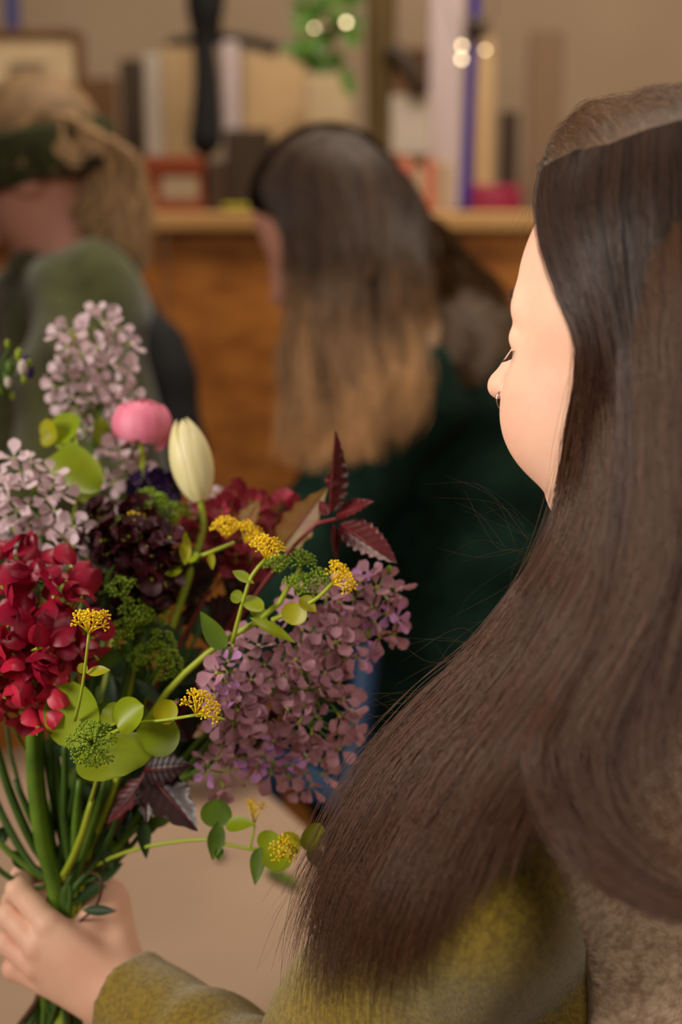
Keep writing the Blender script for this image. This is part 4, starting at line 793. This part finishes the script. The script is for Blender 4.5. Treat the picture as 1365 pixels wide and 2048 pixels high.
def Pv(a):  # (n,3) px, py, d -> world
    d = a[:, 2:3]; return CAM+FWD*d+RGT*((a[:, 0:1]-682.5)/FPX*d)+UP*((1024-a[:, 1:2])/FPX*d)
def hair_group(guides, n, k=34, layer=.018, clumps=90, tip=10, wav=3.0, wpow=None, umax=None, cut=(.88, 1.0), jit=1.0, dfun=None, near=0.0, fr=None, amp=.35):
    g = np.array([catmull(np.c_[np.array(q, float), np.zeros(len(q))], k)[:, :2] for q in guides]); ng = len(g)
    cu = rng.random(clumps)*(ng-1); cph = rng.random((clumps, 3))*6.28; clay = rng.random(clumps)
    ci = rng.integers(0, clumps, n); u = np.clip(cu[ci]+rng.normal(0, .10, n), 0, ng-1.001)
    i0 = u.astype(int); fr_ = (u-i0)[:, None, None]; base = g[i0]*(1-fr_)+g[i0+1]*fr_
    cuu = np.clip(cu[ci], 0, ng-1.001); j0 = cuu.astype(int); fr2 = (cuu-j0)[:, None, None]; cb = g[j0]*(1-fr2)+g[j0+1]*fr2
    t = np.linspace(0, 1, k)[None, :, None]; cl = .42+.42*t**1.2
    px = base*(1-cl)+cb*cl
    ph = cph[ci]; tt = t[:, :, 0]
    wv = np.sin(tt*5.5+ph[:, 2:3])*wav*3.2*tt+np.sin(tt*9+ph[:, :1])*wav*2.2+np.sin(tt*19+ph[:, 1:2])*wav+np.sin(tt*31+rng.random((n, 1))*6.28)*wav*.45
    dirp = np.gradient(px, axis=1); nr = np.stack([-dirp[..., 1], dirp[..., 0]], -1); nr /= np.linalg.norm(nr, axis=-1, keepdims=True)+1e-9
    si = ci*10+rng.integers(0, 10, n); sj = rng.normal(0, 1, clumps*10); sl_ = rng.random(clumps*10); st_ = rng.random(clumps*10); sp_ = rng.random((clumps*10, 2))*6.28
    off = (sj[si][:, None]*.85+rng.normal(0, .28, (n, 1))*(1+tt))*jit*(1.8+tip*tt**1.5)+np.sin(tt*14+sp_[si][:, :1])*wav*.7+np.sin(tt*27+sp_[si][:, 1:2])*wav*.35
    px = px+nr*((wv*np.minimum(1, tt*3)+off)[..., None])
    lay = np.clip(clay[ci]*.5+sl_[si]*.4+rng.random(n)*.1, 0, 1)[:, None]*layer*np.minimum(1, .15+tt*2.5)
    d = (dfun or DF)(px.reshape(-1, 2)).reshape(n, k)+lay-near
    if fr is None: fr = FR1
    if fr: d = np.minimum(d, fr(px.reshape(-1, 2)).reshape(n, k)-.0025-amp*(layer-lay))
    for _ in range(3): d[:, 1:-1] = (d[:, :-2]+2*d[:, 1:-1]+d[:, 2:])/4
    cuts = rng.uniform(cut[0], cut[1], n)
    q = np.concatenate([px, d[..., None]], -1)
    # shorten some strands by resampling
    s = np.linspace(0, 1, k)[None]*cuts[:, None]*(k-1); i = np.clip(s.astype(int), 0, k-2); f = (s-i)[..., None]; r = np.arange(n)[:, None]
    q = q[r, i]*(1-f)+q[r, i+1]*f
    tn_ = np.clip(rng.random(clumps)[ci]*.3+st_[si]*.5+rng.random(n)*.2, 0, 1)
    return np.concatenate([Pv(q.reshape(-1, 3)).reshape(n, k, 3), np.repeat(tn_[:, None, None], k, 1)], -1)
GA = [
 [(1084,340),(1076,400),(1092,500),(1128,600),(1162,672),(1162,760),(1152,860),(1138,960),(1108,1075),(1045,1190),(950,1310),(820,1450),(710,1580),(650,1700),(600,1800),(572,1860)],
 [(1110,325),(1102,400),(1130,500),(1172,600),(1200,690),(1190,850),(1170,1000),(1125,1120),(1040,1260),(920,1410),(800,1550),(715,1690),(660,1800),(635,1920),(628,2060)],
 [(1160,300),(1150,400),(1180,520),(1215,680),(1230,850),(1215,1000),(1175,1150),(1090,1300),(975,1460),(870,1610),(790,1750),(735,1880),(705,2060)],
 [(1220,290),(1210,420),(1235,600),(1260,800),(1260,1000),(1220,1180),(1130,1350),(1020,1510),(925,1660),(855,1800),(815,1930),(800,2080)],
 [(1290,262),(1290,450),(1300,650),(1310,850),(1300,1050),(1250,1230),(1160,1390),(1060,1540),(990,1660),(950,1760),(930,1850)],
 [(1365,240),(1365,500),(1362,750),(1350,1000),(1310,1180),(1230,1350),(1150,1460),(1090,1560),(1050,1650)]]
GB = [
 [(1220,290),(1210,450),(1235,700),(1240,1000),(1200,1220),(1120,1390),(1070,1500),(1080,1580),(1130,1670),(1210,1750),(1310,1810),(1420,1845)],
 [(1300,258),(1300,500),(1310,800),(1300,1050),(1250,1270),(1170,1430),(1130,1530),(1160,1620),(1230,1700),(1330,1760),(1430,1790)],
 [(1365,240),(1365,600),(1360,900),(1330,1150),(1270,1350),(1230,1480),(1240,1580),(1300,1670),(1420,1730)],
 [(1440,225),(1440,600),(1440,900),(1420,1150),(1380,1350),(1350,1480),(1380,1600),(1450,1680)],
 [(1520,300),(1520,600),(1520,900),(1510,1200),(1480,1400),(1470,1600)]]
HAIR = hair_mat('dark_brown_hair', (16, 9, 6), (58, 36, 23), .45, along=((74, 43, 25), .06, .42))  # darker roots: own fade plus shade at the crown, put into the colour
FLY = hair_mat('loose_brown_hair', (58, 38, 24), (110, 78, 50), .45)
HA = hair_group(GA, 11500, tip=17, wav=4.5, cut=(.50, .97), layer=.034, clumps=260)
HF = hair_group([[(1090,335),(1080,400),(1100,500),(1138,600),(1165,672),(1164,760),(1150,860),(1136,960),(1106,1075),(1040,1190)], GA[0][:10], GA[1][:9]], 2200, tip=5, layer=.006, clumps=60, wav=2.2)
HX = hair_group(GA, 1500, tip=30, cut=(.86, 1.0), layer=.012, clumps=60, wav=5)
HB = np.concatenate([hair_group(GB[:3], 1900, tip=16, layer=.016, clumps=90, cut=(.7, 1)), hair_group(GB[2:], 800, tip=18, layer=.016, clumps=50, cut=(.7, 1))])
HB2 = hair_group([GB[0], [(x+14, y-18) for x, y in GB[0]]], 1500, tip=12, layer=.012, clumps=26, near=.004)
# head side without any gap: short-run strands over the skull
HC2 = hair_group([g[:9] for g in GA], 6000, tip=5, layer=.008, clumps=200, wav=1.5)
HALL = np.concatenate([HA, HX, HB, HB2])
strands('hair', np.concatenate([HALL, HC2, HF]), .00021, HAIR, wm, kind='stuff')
FRZ = hair_mat('frizzy_brown_hair', (56, 36, 25), (124, 88, 62), .4)
HZ = np.concatenate([hair_group([[(p[0]-5, p[1]) for p in g] for g in GA], 420, tip=26, wav=7, jit=1.5, layer=.004, clumps=600, cut=(.4, 1), near=.002, amp=.6), hair_group(GB, 120, tip=20, wav=7, layer=.004, clumps=200, near=.002)])
strands('frizz', HZ, .00008, FRZ, wm, kind='stuff')
# far side of the parting
def dtop(q):
    yp = np.interp(q[:, 0], [1084, 1160, 1220, 1290, 1365, 1440], [345, 300, 288, 262, 240, 225]); return FR1(np.c_[np.clip(q[:, 0], 1110, 1440), np.clip(yp, 0, 400)+14])-.008+np.maximum(0, yp-q[:, 1])*.00055
GT = [[(1095,335),(1085,320),(1090,330),(1080,360)], [(1190,292),(1160,262),(1128,262),(1112,300)], [(1250,285),(1225,232),(1180,215),(1150,250)], [(1310,260),(1300,215),(1250,205),(1200,230)], [(1390,238),(1380,200),(1330,185),(1270,205)], [(1470,222),(1460,200),(1420,175),(1360,180)]]
HT = hair_group(GT, 5500, tip=7, layer=.012, clumps=700, wav=1.6, dfun=dtop, cut=(.6, 1), fr=False)
strands('hair_crown', HT, .00013, FLY, wm, kind='stuff')
# stray single hairs
def stray(n):
    out = []
    src = [(1090, 1120, 940, 1180), (1000, 1300, 830, 1330), (900, 1400, 770, 1420), (800, 1500, 690, 1540), (640, 1700, 560, 1780), (700, 1650, 560, 1900), (640, 1800, 590, 2000), (760, 1800, 700, 2040), (1085, 380, 1035, 520), (1100, 330, 1085, 300), (1090, 330, 1040, 460), (1060, 1060, 900, 1000)]
    for i in range(n):
        s = src[rng.integers(len(src))]; a = np.array([s[0], s[1]])+rng.normal(0, 22, 2); b = np.array([s[2], s[3]])+rng.normal(0, 45, 2)
        if s[1] < 400: a = np.array([s[0], s[1]])+rng.normal(0, 8, 2); b = np.array([s[2], s[3]])+rng.normal(0, 14, 2)
        m = (a+b)/2+rng.normal(0, 28 if s[1] > 400 else 10, 2); c = catmull(np.array([[*a, 0], [*m, 0], [*b, 0]]), 14)[:, :2]
        d = DF(np.clip(c, [560, 250], [1500, 2048]))+rng.normal(0, .01); out.append(Pv(np.c_[c, d]))
    return np.array(out)
strands('stray_hair', stray(120), .000035, FLY, wm, kind='stuff')
# dark mass beneath the strands
HMASS = mat('hair_underlayer', (20, 13, 9), .95, (32, 22, 15), spec=.05, scale=90, stretch=(1, 1, .15), detail=2)
mk_sdf('hair_base', hair_mass, HC-.16, HC+.16, .005, HMASS, wm)
parts = []
for gi, g in enumerate(GA[1:]):
    c = catmull(np.c_[np.array(g, float), np.zeros(len(g))], 26)[:, :2]; c = c[5:17 if gi < 5 else 19]
    d = DF(c); rr = np.interp(np.linspace(0, 1, len(c)), [0, .2, .6, 1], [.012, .018, .015, .004]); parts.append(tube(Pv(np.c_[c, d+.042]), rr, 8))
mk('hair_core', cat_vf(parts), HMASS, wm)
# lashes, brow, ring
def on_face(y, z):
    x = np.linspace(.14, .0, 700); q = hw(np.c_[x, np.full(700, y), np.full(700, z)]); i = int(np.argmax(head_sdf(q) < 0)); return q[i]
LASH = mat('dark_lash', (50, 32, 26), .5)
def lash(side, n):
    out = []
    for i in range(n):
        t = i/(n-1); a = on_face(side*(.022+.028*t), -.0070-.0015*math.sin(math.pi*t)); a = a+hf*.0012; o = nrm(np.array([.55-.2*t, side*(.25+.45*t), -.65])) @ HM
        out.append([a, a+o*.005+hu*-.001, a+o*.0100+hu*.0006])
    return np.array([catmull(np.array(q), 6) for q in out])
strands('eyelashes', np.concatenate([lash(1, 26), lash(-1, 26)]), .00018, LASH, wm)
strands('lash_line', np.array([catmull(np.array([on_face(sd_*y, -.0068-.0012*math.sin((y-.018)/.033*math.pi))+hf*.0003 for y in (.018, .026, .034, .042, .051)]), 16) for sd_ in (1, -1)]), .0006, mat('lid_edge', (120, 74, 62), .6), wm)
br = []
for s in (1, -1):
    for i in range(90):
        t = rng.random(); a = on_face(s*(.012+.034*t), .0215+.006*math.sin(2.4*t)+rng.normal(0, .0014)); o = nrm(np.array([-.1, s*.9, .35-.6*t])) @ HM
        a = a+hf*.0004; br.append([a, a+o*.003, a+o*.006])
strands('eyebrows', np.array([catmull(np.array(q), 4) for q in br]), .0001, LASH, wm)
M['silver'] = mat('silver', (210, 196, 186), .18, metal=1.0)
an = np.linspace(0, 2*math.pi, 28, endpoint=False); rc_ = P(1012, 800, .94); ra_ = nrm(hu*1+0*hf); rb_ = nrm(hf*.5+hl*.6)
rp_ = [rc_+(ra_*math.cos(a)*.0072+rb_*math.sin(a)*.0062) for a in an]; rp_.append(rp_[0])
rg = empty('nose_ring', rc_, 'small silver hoop ring in the nostril of the long-haired person', 'ring'); mk('hoop', tube(rp_, .00055, 8), M['silver'], rg)
#@@SECTION seated
SK2 = mat('pale_skin', (206, 146, 126), .55, sss=.1)
GRN = mat('dark_green_knit', (22, 46, 36), .9, (14, 32, 26), scale=60, bump=.5, bscale=120, sheen=.0, spec=.1)
# centre person: head bowed to the left
w2 = empty('person', (.15, 2.0, .45), 'person in dark green sweater, head bowed, with long brown hair fading to blond', 'person')
D2 = 1.95
hc = P(652, 455, D2)
ff = nrm(np.array([-.75, -.16, -.64])); ll = nrm(np.cross(np.array([0, 0, 1.0]), ff)); uu = np.cross(ff, ll); H2 = np.array([ff, ll, uu])
def head2(p, C=hc, Hm=H2):
    q = (p-C) @ Hm.T; d = sd_ell(q, (-.015, 0, .03), (.095, .076, .088)); d = smin(d, sd_ell(q, (.03, 0, -.035), (.066, .06, .08)), .03)
    d = smin(d, sd_cap(q, (.09, 0, .0), (.112, 0, -.032), .008, .011), .012); d = smin(d, sd_ell(q, (.08, 0, -.095), (.022, .024, .02)), .015)
    d = smin(d, sd_ell(q, (.088, 0, -.066), (.013, .024, .011)), .008); qa = q.copy(); qa[:, 1] = np.abs(qa[:, 1])
    d = smax(d, -sd_ell(qa, (.108, .03, .0), (.02, .018, .013)), .012); d = smin(d, sd_ell(qa, (.0, .074, -.01), (.02, .01, .03)), .008); return d
ne2 = P(800, 640, 2.0); sl2 = P(800, 800, 1.86); sr2 = P(960, 700, 2.22)
mk_sdf('body', lambda p: smin(smin(head2(p), sd_cap(p, hc, ne2, .05, .055), .03), smin(sd_cap(p, ne2, sl2, .05, .05), sd_cap(p, ne2, sr2, .05, .05), .03), .02), np.minimum(hc, sl2)-.2, np.maximum(hc, sr2)+.2, .006, SK2, w2)
e2 = P(560, 1210, 1.80); h2 = P(440, 1400, 1.74)
def knit2(p):
    d = smin(sd_cap(p, ne2+np.array([.0, .02, -.03]), P(930, 1450, 2.12), .10, .17), sd_cap(p, sl2, sr2, .075, .075), .08)
    d = smin(d, chain(p, [sl2, P(680, 1010, 1.84), e2], [.078, .062, .052], .03), .03); d = smin(d, chain(p, [e2, h2], [.05, .042], .03), .02)
    d = smin(d, sd_cap(p, P(900, 900, 2.05), P(1000, 1400, 2.1), .15, .17), .05); d = smin(d, sd_cap(p, P(820, 1080, 2.08), P(730, 1480, 2.08), .12, .13), .05)
    t = p @ nrm(np.array([.5, 0, .8])); return d+.004*np.sin(t*70+3*np.sin(p[:, 0]*18))
mk_sdf('green_sweater', knit2, P(820, 1000, 1.95)-[.42, .40, .62], P(900, 900, 2.0)+[.42, .42, .45], .008, GRN, w2)
mk_sdf('hand', lambda p: smin(sd_cap(p, h2, h2+np.array([-.07, .0, -.02]), .028, .02), sd_cap(p, h2+np.array([-.06, .0, -.02]), h2+np.array([-.12, -.02, -.05]), .012, .009), .01), h2-.2, h2+.1, .004, SK2, w2)
DM = mat('denim_blue', (20, 50, 84), .8, (20, 54, 92), scale=80)
mk_sdf('jeans', lambda p: chain(p, [P(930, 1500, 2.15), P(760, 1600, 2.0), P(740, 2100, 2.0)], [.15, .09, .06], .04), P(800, 1700, 2.05)-[.3, .3, .4], P(880, 1600, 2.1)+[.35, .3, .3], .01, mat('dark_apron', (12, 14, 16), .9), w2)
mk_sdf('hair_base', lambda p: smin(smax(sd_ell((p-hc) @ H2.T, (-.022, 0, .035), (.105, .088, .096)), ((p-hc) @ H2.T)[:, 0]-.035-((p-hc) @ H2.T)[:, 2]*.35, .01), chain(p, [P(700, 420, 1.93), P(730, 600, 1.88), P(700, 800, 1.86)], [.085, .082, .05], .03), .03), hc-[.2, .25, .42], hc+[.25, .2, .2], .008, HMASS, w2)
H2M = hair_mat('ombre_hair', (40, 27, 18), (74, 52, 36), .42, along=((170, 128, 84), .20, .44))
D2P = np.array([(560,330,1.93),(660,270,1.92),(760,330,1.95),(540,430,1.88),(620,600,1.82),(700,500,1.82),(700,700,1.80),(850,550,1.92),(880,750,1.90),(620,900,1.80),(740,920,1.80),(900,500,2.0),(1000,650,2.08),(920,770,1.95)], float)
D2F = tps(D2P[:, :2], D2P[:, 2])
g2 = [[(640,265),(570,300),(540,380),(575,440),(592,560),(590,700),(600,820),(590,940)], [(660,262),(620,330),(610,450),(630,600),(620,760),(640,870),(620,950)], [(680,262),(670,350),(680,500),(680,650),(690,800),(690,930)], [(690,265),(730,340),(740,480),(730,640),(740,800),(735,925)], [(700,270),(780,350),(800,500),(800,640),(790,780),(770,900)], [(705,275),(820,380),(860,520),(860,660),(830,790),(790,860)]]
FR2 = Front(lambda p: np.minimum(np.minimum(head2(p), knit2(p)), smin(sd_ell((p-hc) @ H2.T, (-.022, 0, .035), (.105, .088, .096)), chain(p, [P(700, 420, 1.93), P(730, 600, 1.88), P(700, 800, 1.86)], [.085, .082, .05], .03), .03)), 480, 200, 1100, 1040, 20, 1.4, 2.4)
A2 = hair_group(g2, 3200, k=20, layer=.03, clumps=60, tip=16, wav=6, dfun=D2F, fr=FR2, amp=.3)
strands('hair', A2, .0007, H2M, w2, kind='stuff')
g3 = [[(740,330),(850,470),(900,580),(890,690),(910,750),(965,770)], [(760,340),(880,480),(960,600),(980,700),(950,740),(900,700)], [(770,360),(900,500),(1000,620),(1040,700)]]
A3 = hair_group(g3, 900, k=20, layer=.02, clumps=20, tip=14, wav=5, dfun=D2F, fr=FR2, amp=.3)
strands('hair_behind_shoulder', A3, .0006, hair_mat('shoulder_hair', (44, 30, 18), (96, 70, 42), .45), w2, kind='stuff')
# blue chair near the table corner
ch = empty('tubular_chair', P(640, 1570, 1.9)*np.array([1, 1, 0]), 'blue tubular chair half hidden behind the mauve flowers', 'chair')
M['bluem'] = mat('blue_enamel', (22, 56, 92), .5)
T0 = P(720, 1300, 1.72); T1 = P(712, 1420, 1.70); T2 = P(690, 1520, 1.68)
mk('back_tube', tube([P(735, 1295, 1.74), P(728, 1380, 1.73), P(712, 1480, 1.71), P(700, 1590, 1.70)], .016, 10, 20), M['bluem'], ch)
mk('seat_rail', tube([P(540, 1515, 1.80), P(620, 1560, 1.75), P(720, 1625, 1.69)], .019, 10, 14), M['bluem'], ch)
for q in [(700, 1590, 1.70), (545, 1518, 1.80)]:
    a = P(*q); mk('leg', tube([a, np.array([a[0], a[1]+.02, 0.0])], .014, 8), M['bluem'], ch)
#@@SECTION left
w3 = empty('person', (-.55, 2.1, .4), 'person in olive fleece and green headband with blond ponytail, cut off by the left edge', 'person')
D3 = 2.0; h3 = P(76, 345, D3)
f3 = nrm(np.array([-.78, .12, -.62])); l3 = nrm(np.cross(np.array([0, 0, 1.0]), f3)); u3 = np.cross(f3, l3); H3 = np.array([f3, l3, u3])
n3 = P(150, 520, 2.03); s3 = P(175, 600, 1.95); s3b = P(60, 620, 2.2)
mk_sdf('body', lambda p: smin(head2(p, h3, H3), smin(sd_cap(p, h3-f3*.0, n3, .05, .055), sd_cap(p, n3, s3, .06, .05), .03), .03), h3-[.22, .2, .3], h3+[.2, .22, .2], .006, SK2, w3)
OLV = mat('olive_fleece', (78, 80, 46), .95, (62, 64, 36), scale=40, bump=.5, bscale=150, sheen=.3, spec=.1)
def ol(p):
    d = smin(sd_cap(p, n3+np.array([-.01, .02, -.03]), P(70, 1000, 2.05), .06, .15), sd_cap(p, s3b, s3, .07, .075), .06)
    d = smin(d, chain(p, [s3, P(150, 760, 1.88), P(120, 960, 1.84), P(20, 1050, 1.8)], [.075, .07, .062, .05], .03), .02)
    d = smin(d, sd_cap(p, P(215, 640, 2.0), P(190, 1000, 2.05), .05, .12), .04)
    t = p @ nrm(np.array([.9, 0, .3])); return d+.005*np.sin(t*60+2*np.sin(p[:, 2]*14))
mk_sdf('olive_jacket', ol, P(100, 800, 2.0)-[.35, .32, .42], P(100, 700, 2.0)+[.32, .35, .28], .008, OLV, w3)
mk_sdf('collar', lambda p: smax(sd_cap(p, n3+np.array([-.03, 0, -.02]), n3+np.array([.03, .02, .01]), .068, .068), -sd_cap(p, n3+np.array([-.05, 0, .06]), n3+np.array([.02, .02, .09]), .06, .06), .01), n3-.15, n3+.15, .006, OLV, w3)
mk_sdf('black_apron', lambda p: smin(sd_cap(p, P(330, 690, 2.12), P(350, 900, 2.1), .028, .05), sd_cap(p, P(255, 640, 2.14), P(330, 760, 2.12), .05, .045), .03), P(300, 800, 2.1)-.2, P(300, 750, 2.1)+.2, .007, M['black'], w3)
HBAND = mat('green_headband_knit', (58, 62, 28), .9, (44, 46, 22), scale=50, bump=.5, bscale=120)
def band(p):
    q = (p-h3) @ H3.T; d = np.abs(sd_ell(q, (-.018, 0, .03), (.112, .094, .104)))-.006
    t = q @ nrm(np.array([-.42, 0, .9]))
    return smax(d, np.abs(t-.016)-.036, .005)
BLD = hair_mat('blond_hair', (150, 116, 78), (190, 154, 108), .45)
BASEB = mat('blond_hair_base', (134, 104, 70), .7, (110, 84, 56), scale=40)
mk_sdf('hair_base', lambda p: smax(sd_ell((p-h3) @ H3.T, (-.020, 0, .034), (.101, .083, .093)), ((p-h3) @ H3.T)[:, 0]-.04-((p-h3) @ H3.T)[:, 2]*.5, .01), h3-.18, h3+.18, .006, BASEB, w3)
mk_sdf('headband', band, h3-.17, h3+.17, .005, HBAND, w3)
D3F = lambda q: 1.93+0*q[:, 0]
pt = hair_group([[(190,285),(175,330),(170,400),(160,440)], [(200,275),(215,330),(215,420),(200,500)], [(205,275),(250,330),(255,430),(235,540)], [(215,275),(280,330),(290,430),(265,530)]], 1500, k=14, layer=.06, clumps=30, tip=10, wav=4, dfun=D3F, fr=False)
strands('ponytail', pt, .0008, BLD, w3, kind='stuff')
tp3 = hair_group([[(60,240),(30,260),(0,300),(-20,330)], [(80,225),(70,260),(90,320),(110,350)], [(110,225),(130,260),(150,310),(170,340)], [(130,230),(170,250),(190,280),(195,310)]], 700, k=12, layer=.03, clumps=20, tip=8, wav=3, dfun=lambda q: 1.9+0*q[:, 0], fr=False)
strands('top_hair', tp3, .0008, BLD, w3, kind='stuff')
mk('hair_tie', cat_vf([ico(P(180, 300, 1.93), .02, (1, 1, 1.6)), ico(P(172, 322, 1.91), .008)]), M['black'], w3)
